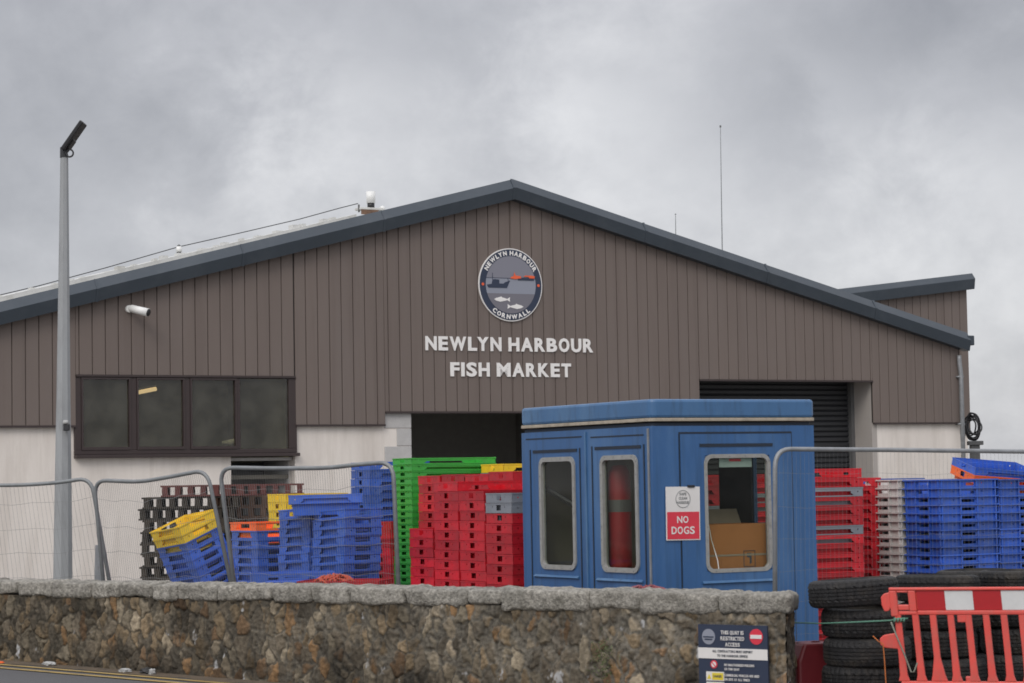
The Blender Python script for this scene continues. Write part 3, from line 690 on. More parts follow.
# ================================================================== stone wall
W = thing('stone_wall', 'low rubble stone wall with a granite coping running along the road', 'wall', (WA.x, WA.y, 0), math.atan2(WD.y, WD.x))
WT, WBOT = .60, -.25                         # local x along the wall, y = -(towards the road), z up
S0 = -6.0
PAL = [((.170, .128, .080), 6), ((.215, .130, .065), 1.5), ((.135, .112, .082), 5), ((.190, .160, .115), 4), ((.230, .190, .135), 2), ((.155, .100, .058), 3), ((.100, .085, .064), 3)]
PALC = [c for c, w_ in PAL for _ in range(int(w_ * 2))]
def rubble(name, length, height, z0, place, seed, parent, res=.0085, ends=False):
    """a face of irregular stones: place(a, z, h) -> local point, a along the face, h relief"""
    rnd = random.Random(seed); pts = []; cw, chh = .150, .165
    na, nz = int(length / cw) + 3, int(height / chh) + 3
    for i in range(-1, na):
        for j in range(-1, nz):
            pts.append(((i + rnd.uniform(-.1, 1.1)) * cw, (j + rnd.uniform(-.1, 1.1) + (.5 if i % 2 else 0)) * chh))
            for _ in range(2):
                if rnd.random() < .28: pts.append(((i + rnd.random()) * cw, (j + rnd.random()) * chh))
    ZS = .62                                  # stones taller than wide
    kd = kdtree.KDTree(len(pts))
    for i, (a, b) in enumerate(pts): kd.insert((a, b * ZS, 0), i)
    kd.balance()
    cols = [rnd.choice(PALC) for _ in pts]; br = [rnd.uniform(.62, 1.30) for _ in pts]; hs = [rnd.uniform(.25, 1.1) for _ in pts]
    tl = [(rnd.uniform(-.3, .3), rnd.uniform(-.2, .2)) for _ in pts]; mw = [rnd.uniform(.3, 1.8) for _ in pts]
    nx, ny = int(length / res), int(height / res)
    V, C = [], []
    for j in range(ny + 1):
        for i in range(nx + 1):
            a, z = length * i / nx, height * j / ny
            q = Vector((a * 9, z * 9, seed))
            wa = a + .040 * noise.noise(q) + .016 * noise.noise(q * 3.1) + .006 * noise.noise(q * 8); wz = z + .045 * noise.noise(q + Vector((9, 3, 1))) + .018 * noise.noise(q * 2.7 + Vector((2, 2, 2))) + .006 * noise.noise(q * 8.3)
            (c1, i1, d1), (c2, i2, d2) = kd.find_n((wa, wz * ZS, 0), 2)
            lft = 1 - min(1, max(0, (a - 7.5) / 5.5)) if length > 3 else 0
            ed = d2 - d1 - (.008 - .006 * lft) * mw[i1]        # wider pointing towards the right end
            t = min(1, max(0, ed) / .022); t = t * t * (3 - 2 * t)
            fine = noise.fractal(Vector((a * 24, z * 24, seed)), .8, 2.0, 5)
            h = .018 * t * hs[i1] + .007 * fine + t * ((a - pts[i1][0]) * tl[i1][0] + (z - pts[i1][1]) * tl[i1][1]) * .30
            mort = (.135 - .072 * lft, .122 - .067 * lft, .100 - .058 * lft)
            foot_tone = .60 + .40 * min(1, max(0, (z - .05) / .40))  # stone and mortar colour darker towards the foot of the wall
            big = 1 + .75 * noise.fractal(Vector((a * 1.6, z * 2.6, seed + 5)), 1.0, 2.0, 4)
            stain = noise.fractal(Vector((a * 7, z * 4, seed + 21)), .9, 2.0, 4)
            k2 = br[i1] * (1 + .45 * fine) * (1.10 - .20 * lft)
            tt = min(1, max(0, ed / .012)) * (1 - min(.85, max(0, stain * 1.6)))
            col = [(mort[n] * (1 + .7 * fine) * (1 - tt) + cols[i1][n] * k2 * tt) * .90 * foot_tone * max(.35, big) for n in range(3)]
            sp = noise.noise(Vector((a * 8.3, z * 4.6, seed + 11))) + .25 * noise.noise(Vector((a * 40, z * 30, 2)))
            if sp > .62: col = [c_ + (.38 - c_) * min(1, (sp - .62) * 7) for c_ in col]     # lime splashes
            V.append(place(a, z + z0, h)); C.append((*[max(.01, c_) for c_ in col], 1))
    fs = [(j * (nx + 1) + i, j * (nx + 1) + i + 1, (j + 1) * (nx + 1) + i + 1, (j + 1) * (nx + 1) + i) for j in range(ny) for i in range(nx)]
    me = bpy.data.meshes.new(name); me.from_pydata([tuple(v) for v in V], [], fs); me.materials.append(MAT['stone'])
    ca = me.color_attributes.new('stone', 'FLOAT_COLOR', 'POINT')
    ca.data.foreach_set('color', np.array(C, dtype=np.float32).ravel())
    me.polygons.foreach_set('use_smooth', [True] * len(me.polygons))
    o = bpy.data.objects.new(name, me); COL.objects.link(o); o.parent = parent
    return o
mt = M('rubble_stone', (1, 1, 1), .95, .12, 40, bump=.4, bscale=120, spec=.25)
t_ = mt.node_tree; at_ = t_.nodes.new('ShaderNodeAttribute'); at_.attribute_name = 'stone'
vm = [n for n in t_.nodes if n.type == 'VECT_MATH'][0]; t_.links.new(at_.outputs['Color'], vm.inputs[0])
MAT['stone'] = mt
FACE = WL - S0 - .06
rubble('rubble_face', FACE, WT - WBOT + .03, WBOT, lambda a, z, h: (S0 + a, .03 - h, z), 3, W)
rubble('rubble_end', .36, WT - WBOT + .03, WBOT, lambda a, z, h: (WL - .06 + h - SKEW * a, .03 + a, z), 8, W)
MB().prism([(S0, .06, WBOT), (WL - .09, .06, WBOT), (WL - .09 - SKEW * .31, .37, WBOT), (S0, .37, WBOT)], (0, 0, WT + .02 - WBOT)).build('core', MAT['granite'], W)
cuts = [-430, -350, -270, -190, -120, -60, -22, 17, 51, 91, 119, 151, 176, 217, 243, 271, 311, 348, 403, 466, 500, 587, 640, 717, 791]
def coping(s0, s1, top_, bot):
    rnd = random.Random(int(s0 * 1000)); bm = bmesh.new()
    nx = max(4, int((s1 - s0) / .03)); ny, nz = 12, 6
    L_, D_, H2 = s1 - s0 - .008, .44, top_ - bot
    me = bpy.data.meshes.new('coping_stone')
    def P3(u, v, w_):
        x, y, z = (u - .5) * L_, (v - .5) * D_, (w_ - .5) * H2
        # rounded box
        r = .034; ix = max(-L_ / 2 + r, min(L_ / 2 - r, x)); iy = max(-D_ / 2 + r, min(D_ / 2 - r, y)); iz = max(-H2 / 2 + r, min(H2 / 2 - r, z))
        c = Vector((ix, iy, iz)); d = Vector((x, y, z)) - c
        if d.length > 1e-6: p_ = c + d.normalized() * r
        else: p_ = Vector((x, y, z))
        q = Vector((x + s0 * 3.1, y, z)); n_ = noise.noise(q * 6) * .022 + noise.noise(q * 17) * .008 + noise.noise(q * 50) * .008
        dn = d.normalized() if d.length > 1e-6 else Vector((0, 0, 0))
        return p_ + dn * n_ + Vector((0, 0, noise.noise(Vector((x * 4 + s0, 0, 3))) * .010 * (1 if z < 0 else .5)))
    grid = {}
    last = abs(s1 - WL) < .03
    def vtx(i, j, k2):
        if (i, j, k2) not in grid:
            p_ = P3(i / nx, j / ny, k2 / nz)
            if last: p_.x -= SKEW * (p_.y + D_ / 2) * (i / nx)
            grid[(i, j, k2)] = bm.verts.new(p_)
        return grid[(i, j, k2)]
    for i in range(nx):
        for j in range(ny):
            bm.faces.new([vtx(i, j, nz), vtx(i + 1, j, nz), vtx(i + 1, j + 1, nz), vtx(i, j + 1, nz)])
            bm.faces.new([vtx(i, j, 0), vtx(i, j + 1, 0), vtx(i + 1, j + 1, 0), vtx(i + 1, j, 0)])
        for k2 in range(nz):
            bm.faces.new([vtx(i, 0, k2), vtx(i + 1, 0, k2), vtx(i + 1, 0, k2 + 1), vtx(i, 0, k2 + 1)])
            bm.faces.new([vtx(i, ny, k2), vtx(i, ny, k2 + 1), vtx(i + 1, ny, k2 + 1), vtx(i + 1, ny, k2)])
    for j in range(ny):
        for k2 in range(nz):
            bm.faces.new([vtx(0, j, k2), vtx(0, j, k2 + 1), vtx(0, j + 1, k2 + 1), vtx(0, j + 1, k2)])
            bm.faces.new([vtx(nx, j, k2), vtx(nx, j + 1, k2), vtx(nx, j + 1, k2 + 1), vtx(nx, j, k2 + 1)])
    bmesh.ops.recalc_face_normals(bm, faces=bm.faces); bm.to_mesh(me); bm.free()
    me.materials.append(MAT['granite']); me.polygons.foreach_set('use_smooth', [True] * len(me.polygons))
    o = bpy.data.objects.new('coping_stone', me); COL.objects.link(o); o.parent = W
    o.location = ((s0 + s1) / 2, D_ / 2 - .0, (top_ + bot) / 2)
for a, b in zip(cuts, cuts[1:]):
    coping(wall_s(a), wall_s(b), .76 + random.uniform(-.008, .006), .615 + random.uniform(-.01, .022) - (.02 if 500 <= a < 717 else 0))
# weed growing from the wall
ps = wall_s(606, 660); wp = WA + WD * wall_s(606, 660) + WN * .0
t = MB()
for i in range(260):
    c = Vector((random.gauss(0, .055), -abs(random.gauss(.02, .03)), random.gauss(0, .085)))
    a = Vector((random.uniform(-1, 1), random.uniform(-.4, .4), random.uniform(-.3, 1))).normalized() * random.uniform(.008, .02); b = Vector((random.uniform(-1, 1), random.uniform(-1, 1), random.uniform(-1, 1))).normalized() * .006
    t.add([c - a, c + b, c + a, c - b], [(0, 1, 2, 3)])
o = t.build('wall_weed', MAT['leaf'], None, loc=WA + WD * ps + WN * .005 + Vector((0, 0, at(606, 660, wp.y).z))); o.rotation_euler = (0, 0, math.atan2(WD.y, WD.x))
tag(o, 'small green weed growing out of the face of the stone wall below the kiosk', 'weed')

# restricted access board on the wall
sgL, sgR = wall_s(701.5, 655), wall_s(770.5, 655)
sz1 = on_plane(736, 625, WA + WN * .03, WN).z
SO = WA + WD * sgL + WN * .035 + Vector((0, 0, sz1)); sw = sgR - sgL; shh = .82
SG = thing('quay_notice_board', 'navy notice board about restricted quay access fixed to the right end of the stone wall', 'sign', SO, math.atan2(WD.y, WD.x))
def sgbox(name, mat, x0, x1, z0, z1, y0=-.004, dy=.004, parent=SG):   # fractions of the board width, z down in widths
    return MB().box(x0 * sw, x1 * sw, y0 - dy, y0, -z1 * sw, -z0 * sw).build(name, mat, parent)
MB().box(0, sw, -.004, .012, -shh, 0).build('board', MAT['navy'], SG)
sgbox('white_band', MAT['sign_w'], 0, 1, .285, .415)
def sgtext(rows, name='lettering', mat=MAT['sign_w'], parent=SG):
    mb = MB()
    for s, cx_, z, wd, cap, bold in rows:
        text_line(mb, s, (cx_ * sw, -.0085, -z * sw), X_, Z_, OUT, wd * sw, cap * sw, .003, bold, centre=True, gap=.1)
    mb.build(name, mat, parent)
sgtext([('THIS QUAY IS', .505, .115, .33, .045, .015), ('RESTRICTED', .505, .187, .34, .045, .015), ('ACCESS', .505, .26, .21, .045, .015)], 'title_lettering')
sgtext([('ALL CONTRACTORS MUST REPORT', .50, .335, .58, .028, .012), ('TO THE HARBOUR OFFICE', .50, .39, .44, .028, .012)], 'band_lettering', MAT['ink'])
for i, (a, b, wa, wb) in enumerate([('NO UNAUTHORISED PERSONS', 'ON THIS QUAY', .43, .22), ('COMMERCIAL VEHICLES ARE USED', 'ON SITE AT ALL TIMES', .50, .36), ('SAFETY GEAR MUST BE WORN', '', .52, 0), ('KEEP CLEAR OF CRANES', 'AND ROPES', .38, .22), ('CCTV IN OPERATION', '', .32, 0)]):
    z = [.50, .625, .755, .875, 1.0][i]
    rows = [(a, .38 + wa / 2, z, wa, .028, .012)] + ([(b, .38 + wb / 2, z + .05, wb, .028, .012)] if b else [])
    sgtext(rows, 'rule_lettering')
MB().disc((.155 * sw, -.0045, -.150 * sw), X_, Z_, .095 * sw, (0, -.003, 0), 32).build('harbour_emblem', MAT['seagrey'], SG)
eb = MB(); eb.box(.08 * sw, .23 * sw, -.0105, -.0078, -.16 * sw, -.145 * sw); eb.box(.10 * sw, .21 * sw, -.0105, -.0078, -.19 * sw, -.175 * sw); eb.build('emblem_boat', MAT['navy'], SG)
MB().disc((.845 * sw, -.0045, -.135 * sw), X_, Z_, .095 * sw, (0, -.003, 0), 32).build('no_entry_disc', MAT['sign_r'], SG)
MB().box(.765 * sw, .925 * sw, -.0105, -.0078, -.158 * sw, -.112 * sw).build('no_entry_bar', MAT['sign_w'], SG)
MB().disc((.225 * sw, -.0045, -.485 * sw), X_, Z_, .05 * sw, (0, -.003, 0), 24).build('prohibition_disc', MAT['sign_r'], SG)
MB().disc((.225 * sw, -.0078, -.485 * sw), X_, Z_, .034 * sw, (0, -.002, 0), 24).build('prohibition_field', MAT['sign_w'], SG)
MB().prism([(.195 * sw, -.0100, -.463 * sw), (.203 * sw, -.0100, -.455 * sw), (.256 * sw, -.0100, -.508 * sw), (.248 * sw, -.0100, -.516 * sw)], (0, -.002, 0)).build('prohibition_slash', MAT['sign_r'], SG)
for i, (mt_, z) in enumerate([('sign_y', .575), ('sign_y', .70), ('sign_r', .825)]):
    sgbox('hazard_panel', MAT['sign_w'], .11, .37, z, z + .11); sgbox('hazard_field', MAT[mt_], .20, .36, z + .012, z + .098, -.0085, .0025)
    MB().prism([(.125 * sw, -.0085, -(z + .088) * sw), (.185 * sw, -.0085, -(z + .088) * sw), (.155 * sw, -.0085, -(z + .03) * sw)], (0, -.0025, 0)).build('hazard_triangle', MAT['sign_y' if mt_ == 'sign_y' else 'sign_r'], SG)
    b_ = MB(); text_line(b_, 'DANGER', (.28 * sw, -.0113, -(z + .068) * sw), X_, Z_, OUT, .12 * sw, .03 * sw, .002, .012, centre=True); b_.build('hazard_lettering', MAT['ink'] if mt_ == 'sign_y' else MAT['sign_w'], SG)

# ================================================================== kiosk
KO = Vector((at(653, 480, 21).x, 21, GZ)); KL, KW = 1.76, 2.27
K = thing('blue_kiosk', 'weathered blue moulded plastic kiosk with grey framed windows behind the stone wall', 'kiosk', KO, pi / 6)
def kf(px, py):                              # right hand face (local y = 0): x, z
    p = on_plane(px, py, KO, VD) - KO; return p.dot(UD), p.z
def kl(px, py, off=0):                       # left hand face (local x = off): y, z
    p = on_plane(px, py, KO + UD * off, UD) - KO; return p.dot(VD), p.z
ZC = kf(654, 399)[1]; ZT1 = kf(654, 418)[1]; ZT0 = kf(654, 422.5)[1]; ZB = kf(654, 426)[1]
def rbox(mb, x0, x1, y0, y1, z0, z1, r=.05, n=5):   # upright box with rounded vertical corners
    poly = []
    for cx_, cy_, a0 in ((x1 - r, y1 - r, 0), (x0 + r, y1 - r, 90), (x0 + r, y0 + r, 180), (x1 - r, y0 + r, 270)):
        for i in range(n + 1):
            a = radians(a0 + 90 * i / n); poly.append((cx_ + r * cos(a), cy_ + r * sin(a), z0))
    return mb.prism(poly, (0, 0, z1 - z0))
rbox(MB(), -.012, KL + .022, -.012, KW + .015, ZT1, ZC, .07).build('roof_cap', MAT['bluetop'], K, bevel=.025)
rbox(MB(), -.02, KL + .028, -.02, KW + .02, ZT0 + .01, ZT1, .07).build('seal_strip', MAT['tan'], K, bevel=.004)
rbox(MB(), .01, KL - .01, .01, KW - .01, ZB - .01, ZT0, .05).build('roof_gap', MAT['seam'], K)
# shell with window holes: walls as frames of boxes
wins = {}
def wall_with_holes(axis, pos, thick, a0, a1, holes, z1, mat, name):
    mb = MB(); xs = sorted({a0, a1, *[h[0] for h in holes], *[h[1] for h in holes]})
    for p_, q_ in zip(xs, xs[1:]):
        hs = [h for h in holes if h[0] <= p_ + 1e-6 and h[1] >= q_ - 1e-6]
        segs = [(0, z1)] if not hs else [(0, hs[0][2]), (hs[0][3], z1)]
        for z0, zz in segs:
            if axis == 'x': mb.box(p_, q_, min(pos, pos + thick), max(pos, pos + thick), z0, zz)
            else: mb.box(min(pos, pos + thick), max(pos, pos + thick), p_, q_, z0, zz)
    me = mb.mesh('t', mat); bm = bmesh.new(); bm.from_mesh(me); bmesh.ops.remove_doubles(bm, verts=bm.verts, dist=1e-5)
    # drop the internal faces between neighbouring boxes
    seen = {}
    for f in bm.faces: seen.setdefault(tuple(round(c_, 4) for c_ in f.calc_center_median()), []).append(f)
    bmesh.ops.delete(bm, geom=[f for v_ in seen.values() if len(v_) > 1 for f in v_], context='FACES')
    bm.to_mesh(me); bm.free(); me.name = name
    o = bpy.data.objects.new(name, me); COL.objects.link(o); o.parent = K
    return o
def rect_f(pxl, pxr, pyt, pyb):
    x0 = kf(pxl, 500)[0]; x1 = kf(pxr, 500)[0]; c = (pxl + pxr) / 2; return x0, x1, kf(c, pyb)[1], kf(c, pyt)[1]
def rect_l(pxl, pxr, pyt, pyb):
    y1 = kl(pxl, 500)[0]; y0 = kl(pxr, 500)[0]; c = (pxl + pxr) / 2; return y0, y1, kl(c, pyb)[1], kl(c, pyt)[1]
wR = rect_f(704, 770.5, 454, 572); wA = rect_l(540.5, 576, 457, 569.5); wB = rect_l(601.5, 639, 455, 572.5)
def inset(r, d=.03): return (r[0] + d, r[1] - d, r[2] + d, r[3] - d)
kside = lambda px: kl(px, 480, KL)[0]        # the side wall seen through the right window
sidew = [(max(.14, kside(790)), kside(757), .9, 2.15), (kside(723.5), min(KW - .14, kside(690)), .9, 2.15)]
wall_with_holes('x', 0, .04, .0, KL, [inset(wR)], ZB, MAT['blue'], 'body_panel')
wall_with_holes('x', KW, -.04, 0, KL, [], ZB, MAT['blue'], 'body_panel')
wall_with_holes('y', 0, .04, .041, KW - .041, [inset(wB), inset(wA)], ZB, MAT['blue'], 'body_panel')
wall_with_holes('y', KL, -.04, .041, KW - .041, sidew, ZB, MAT['blue'], 'body_panel')
MB().box(.042, KL - .042, .042, KW - .042, .02, .06).build('floor_panel', MAT['kin'], K)
MB().box(.042, KL - .042, .042, KW - .042, ZB - .06, ZB - .012).build('ceiling_panel', MAT['kin'], K)
MB().box(.06, KL - .06, KW - .06, KW - .043, .07, ZB - .07).build('lining', MAT['kin'], K)
MB().box(.06, KL - .07, .05, .62, .80, .84).build('counter', MAT['kin'], K)
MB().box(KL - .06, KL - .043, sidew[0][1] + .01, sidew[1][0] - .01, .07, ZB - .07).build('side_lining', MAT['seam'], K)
# window frames: rounded rings
def ring(axis, pos, out, r, wd, mat, name, rad=.085):
    a0, a1, z0, z1 = r
    def rr(a0, a1, z0, z1, rad):
        P_ = []
        for ca, cz, s0 in ((a1 - rad, z1 - rad, 0), (a0 + rad, z1 - rad, 90), (a0 + rad, z0 + rad, 180), (a1 - rad, z0 + rad, 270)):
            for i in range(7):
                a = radians(s0 + 15 * i); P_.append((ca + rad * cos(a), cz + rad * sin(a)))
        return P_
    A_, B_ = rr(a0, a1, z0, z1, rad), rr(a0 + wd, a1 - wd, z0 + wd, z1 - wd, max(.02, rad - wd * .8)); n = len(A_)
    f = (lambda a, z, d: (a, pos + d, z)) if axis == 'x' else (lambda a, z, d: (pos + d, a, z))
    vs = [f(a, z, 0.0) for a, z in A_] + [f(a, z, out) for a, z in A_] + [f(a, z, out) for a, z in B_] + [f(a, z, .03) for a, z in B_]
    fs = [(k_ * n + i, k_ * n + (i + 1) % n, (k_ + 1) * n + (i + 1) % n, (k_ + 1) * n + i) for k_ in range(3) for i in range(n)]
    o = MB().add(vs, fs).build(name, mat, K)
    return o
KWIN = []
for axis, r in (('x', wR), ('y', wA), ('y', wB)):
    fo = ring(axis, 0, -.016, r, .034 if axis == 'x' else .042, MAT['winframe'], 'window')
    q = inset(r, .028); g_ = MB()
    if axis == 'x': g_.box(q[0], q[1], .012, .018, q[2], q[3])
    else: g_.box(.012, .018, q[0], q[1], q[2], q[3])
    g_.build('pane', MAT['glass_k'], fo)
    a0, a1, z0, z1 = r; wd = .017
    ptsb = [(a0 + wd, z0 + (z1 - z0) * (i + .5) / 9) for i in range(9)] + [(a1 - wd, z0 + (z1 - z0) * (i + .5) / 9) for i in range(9)] + [(a0 + (a1 - a0) * (i + .6) / 4.2, z_) for i in range(4) for z_ in (z0 + wd, z1 - wd)]
    for a, z in ptsb:
        bl = MB()
        if axis == 'x': bl.tube([(a, -.016, z), (a, -.021, z)], .005, 6)
        else: bl.tube([(-.016, a, z), (-.021, a, z)], .005, 6)
        bl.build('bolt', MAT['galv'], fo)
for a0, a1, z0, z1 in sidew: MB().box(KL - .02, KL - .014, a0, a1, z0, z1).build('side_pane', MAT['glass_k'], K)
# mouldings on the panels: raised pads round the windows, grooves, ledges, seams
def pad(axis, r, hole, d, name):
    mb = MB(); a0, a1, z0, z1 = r; h0, h1, g0, g1 = hole
    def bx(p_, q_, z_, zz):
        if axis == 'x': mb.box(p_, q_, -d, -.0005, z_, zz)
        else: mb.box(-d, -.0005, p_, q_, z_, zz)
    bx(a0, h0, z0, z1); bx(h1, a1, z0, z1); bx(h0, h1, z0, g0); bx(h0, h1, g1, z1)
    me = mb.mesh('pad', MAT['blue']); bm = bmesh.new(); bm.from_mesh(me); bmesh.ops.remove_doubles(bm, verts=bm.verts, dist=1e-5); seen = {}
    for f in bm.faces: seen.setdefault(tuple(round(c_, 4) for c_ in f.calc_center_median()), []).append(f)
    bmesh.ops.delete(bm, geom=[f for v_ in seen.values() if len(v_) > 1 for f in v_], context='FACES'); bm.to_mesh(me); bm.free()
    o = bpy.data.objects.new(name, me); COL.objects.link(o); o.parent = K
def strip(axis, a0, a1, z0, z1, d, mat, name):
    mb = MB()
    if axis == 'x': mb.box(a0, a1, -d, -.0005, z0, z1)
    else: mb.box(-d, -.0005, a0, a1, z0, z1)
    mb.build(name, mat, K)
xa, xb = kf(681, 500)[0], kf(792, 500)[0]
pad('x', (xa, xb, .04, kf(735, 434)[1]), inset(wR, .01), .010, 'door_moulding')
# sunk line above each window and light ledge below it
for axis, pl, pr, ty, ly in (('x', 700, 773, 445, 582), ('y', 534, 578, 451, 577), ('y', 596, 642, 447.5, 581)):
    f = kf if axis == 'x' else kl
    a, b = sorted((f(pl, 500)[0], f(pr, 500)[0])); zt = f((pl + pr) / 2, ty)[1]; zl_ = f((pl + pr) / 2, ly)[1]
    off = .0115 if axis == 'x' else .002
    mb = MB(); (mb.box(a, b, -off - .004, -off, zt - .014, zt + .014) if axis == 'x' else mb.box(-off - .004, -off, a, b, zt - .014, zt + .014)); mb.build('sunk_line', MAT['seam'], K)
    mb = MB(); P4 = [(-off, zl_ + .02), (-off - .022, zl_), (-off, zl_ - .012)]
    if axis == 'x': mb.prism([(a, y, z) for y, z in P4], (b - a, 0, 0))
    else: mb.prism([(y, a, z) for y, z in P4], (0, b - a, 0))
    mb.build('ledge', MAT['bluetop'], K)
    if axis == 'y':
        for aa in (a - .05, b + .05): MB().box(-.006, -.0005, aa - .008, aa + .008, .05, zt + .02).build('sunk_line', MAT['seam'], K)
zt = kf(735, 433.5)[1]; MB().box(xa - .012, xb + .012, -.0035, -.0005, zt + .0, zt + .016).build('sunk_line', MAT['seam'], K)
MB().box(xa - .014, xa - .001, -.0035, -.0005, .04, zt).build('sunk_line', MAT['seam'], K)
MB().box(xb + .001, xb + .012, -.0035, -.0005, .04, zt).build('sunk_line', MAT['seam'], K)
for pxa in (587, 650):
    y = kl(pxa, 500)[0]; MB().box(-.012, -.0005, y - .012, y + .012, .02, ZB - .02).build('corner_seam', MAT['galv'] if pxa == 650 else MAT['bluetop'], K)
for zz, pa, pb in ((432, 527, 583), (430, 592, 645)):
    a, b = sorted((kl(pa, 500)[0], kl(pb, 500)[0])); z = kl((pa + pb) / 2, zz + 6)[1]; MB().box(-.004, -.0005, a, b, z - .006, z + .006).build('sunk_line', MAT['seam'], K)
# things at and in the kiosk
a0, a1, z0, z1 = rect_f(664.5, 698.5, 486.5, 540)
ND = thing('no_dogs_sign', 'white and red NO DOGS sign on the blue kiosk beside its right window', 'sign', KO + UD * a0 - VD * .012 + Vector((0, 0, z0)), pi / 6)
ND.rotation_euler[1] = radians(.6)
nw, nh = a1 - a0, z1 - z0
MB().box(0, nw, -.004, 0, 0, nh).build('plate', MAT['sign_w'], ND)
MB().box(.03 * nw, .97 * nw, -.0065, -.0042, .02 * nh, .53 * nh).build('red_field', MAT['sign_r'], ND)
b_ = MB(); text_line(b_, 'NO', (.48 * nw, -.0068, .325 * nh), X_, Z_, OUT, .33 * nw, .125 * nh, .002, .02, centre=True); text_line(b_, 'DOGS', (.49 * nw, -.0068, .12 * nh), X_, Z_, OUT, .68 * nw, .135 * nh, .002, .02, centre=True)
b_.build('warning_lettering', MAT['sign_w'], ND)
rg = MB(); rg.tube([(.5 * nw + .21 * nw * cos(a * pi / 16), -.006, .77 * nh + .21 * nw * sin(a * pi / 16)) for a in range(33)], .0025, 5); rg.build('stamp_ring', MAT['galv_d'], ND)
b_ = MB()
for s, z, wd in (('SAFE', .84, .2), ('CLEAN', .76, .24), ('HARBOUR', .68, .36)): text_line(b_, s, (.5 * nw, -.0042, z * nh), X_, Z_, OUT, wd * nw, .05 * nh, .002, .02, centre=True)
b_.build('stamp_lettering', MAT['galv_d'], ND)
MB().box(.64 * nw, .84 * nw, -.012, .0, .985 * nh, 1.03 * nh).build('clip', MAT['black'], ND)
cx0, cx1 = kf(708.5, 540)[0], kf(768.5, 540)[0]
zb_ = .841; zc_ = kf(738, 524)[1]
CB_ = thing('cardboard_box', 'open brown cardboard box inside the right window of the kiosk', 'box', KO + UD * (cx0 + .01) + VD * .07 + Vector((0, 0, zb_)), pi / 6)
cw_ = cx1 - cx0 + .02; chh_ = zc_ - zb_
bx_ = MB(); t_ = .006; bx_.box(0, cw_, 0, t_, 0, chh_); bx_.box(0, cw_, .38, .38 + t_, 0, chh_); bx_.box(0, t_, t_, .38, 0, chh_); bx_.box(cw_ - t_, cw_, t_, .38, 0, chh_); bx_.box(t_, cw_ - t_, t_, .38, 0, t_)
bx_.build('walls', MAT['card'], CB_)
MB().prism([(0, .39, chh_), (cw_, .39, chh_), (cw_, .46, chh_ + .13), (0, .46, chh_ + .13)], (0, .006, 0)).build('flap', MAT['cardflap'], CB_)
MB().box(0, cw_, -.003, -.0003, chh_ * .50, chh_ * .53).build('fold_line', MAT['cardflap'], CB_)
mk = MB(); mk.tube([(cw_ * .62, -.002, .19), (cw_ * .80, -.002, .19), (cw_ * .80, -.002, .33), (cw_ * .62, -.002, .33), (cw_ * .62, -.002, .19)], .004, 4)
mk.prism([(cw_ * .67, -.0005, .31), (cw_ * .745, -.0005, .31), (cw_ * .745, -.0005, .22), (cw_ * .715, -.0005, .21), (cw_ * .715, -.0005, .265), (cw_ * .67, -.0005, .275)], (0, -.002, 0)); mk.build('printed_mark', MAT['ink'], CB_)
a0, a1, z0, z1 = rect_f(721.5, 754, 456.5, 467)
PO = thing('window_notice', 'small pale notice stuck inside the top of the kiosk right window', 'notice', KO + UD * a0 + VD * .022 + Vector((0, 0, z0)), pi / 6)
MB().box(0, a1 - a0, 0, .003, 0, z1 - z0).build('sheet', MAT['poster'], PO)
b_ = MB(); text_line(b_, 'OPEN', ((a1 - a0) / 2, -.0003, (z1 - z0) * .45), X_, Z_, OUT, (a1 - a0) * .4, .03, .001, .02, centre=True) if False else b_.box((a1 - a0) * .3, (a1 - a0) * .66, -.002, -.0003, (z1 - z0) * .55, (z1 - z0) * .8)
b_.build('red_print', MAT['sign_r'], PO)
o = MB().tube([at(711.5, 522, 21.6) - at(711.5, 522, 21.6), at(715, 540, 21.6) - at(711.5, 522, 21.6), at(721, 560, 21.6) - at(711.5, 522, 21.6), at(722.5, 571, 21.6) - at(711.5, 522, 21.6)], .004, 6).build('white_cable', MAT['white'], None, loc=KO + UD * (cx0 + .03) + VD * .045 + Vector((0, 0, kf(711, 522)[1])))
tag(o, 'thin white cable hanging in front of the cardboard box in the kiosk', 'cable')
# red fender post in the kiosk, leaning pole
ray_ = ray(619.5, 500); 
yc = 21.85; pc = at(619.5, 500, yc)
RP = thing('red_fender', 'tall round red fender with a dark band standing inside the second kiosk window', 'fender', (pc.x, yc, GZ + .06))
zt_ = at(619.5, 460, yc).z - (GZ + .06)
zt_ -= .05
MB().lathe([(.001, .95), (.10, .95), (.105, 1.0), (.105, zt_ - .14), (.098, zt_ - .06), (.07, zt_), (.001, zt_ + .01)], 24).build('body', MAT['fender'], RP, True)
MB().lathe([(.08, zt_ - .42), (.107, zt_ - .42), (.107, zt_ - .31), (.08, zt_ - .31)], 24).build('band', MAT['steel_d'], RP)
MB().lathe([(.001, .0), (.13, .0), (.13, .70), (.07, .95), (.001, .95)], 24).build('foot', MAT['black'], RP)
pa, pb2 = at(544, 487.5, 22.8), at(574, 505, 22.55)
o = MB().tube([(0, 0, 0), pb2 - pa], .03, 8).build('leaning_pole', MAT['black'], None, loc=pa)
tag(o, 'dark pole leaning across inside the left window of the kiosk', 'pole')
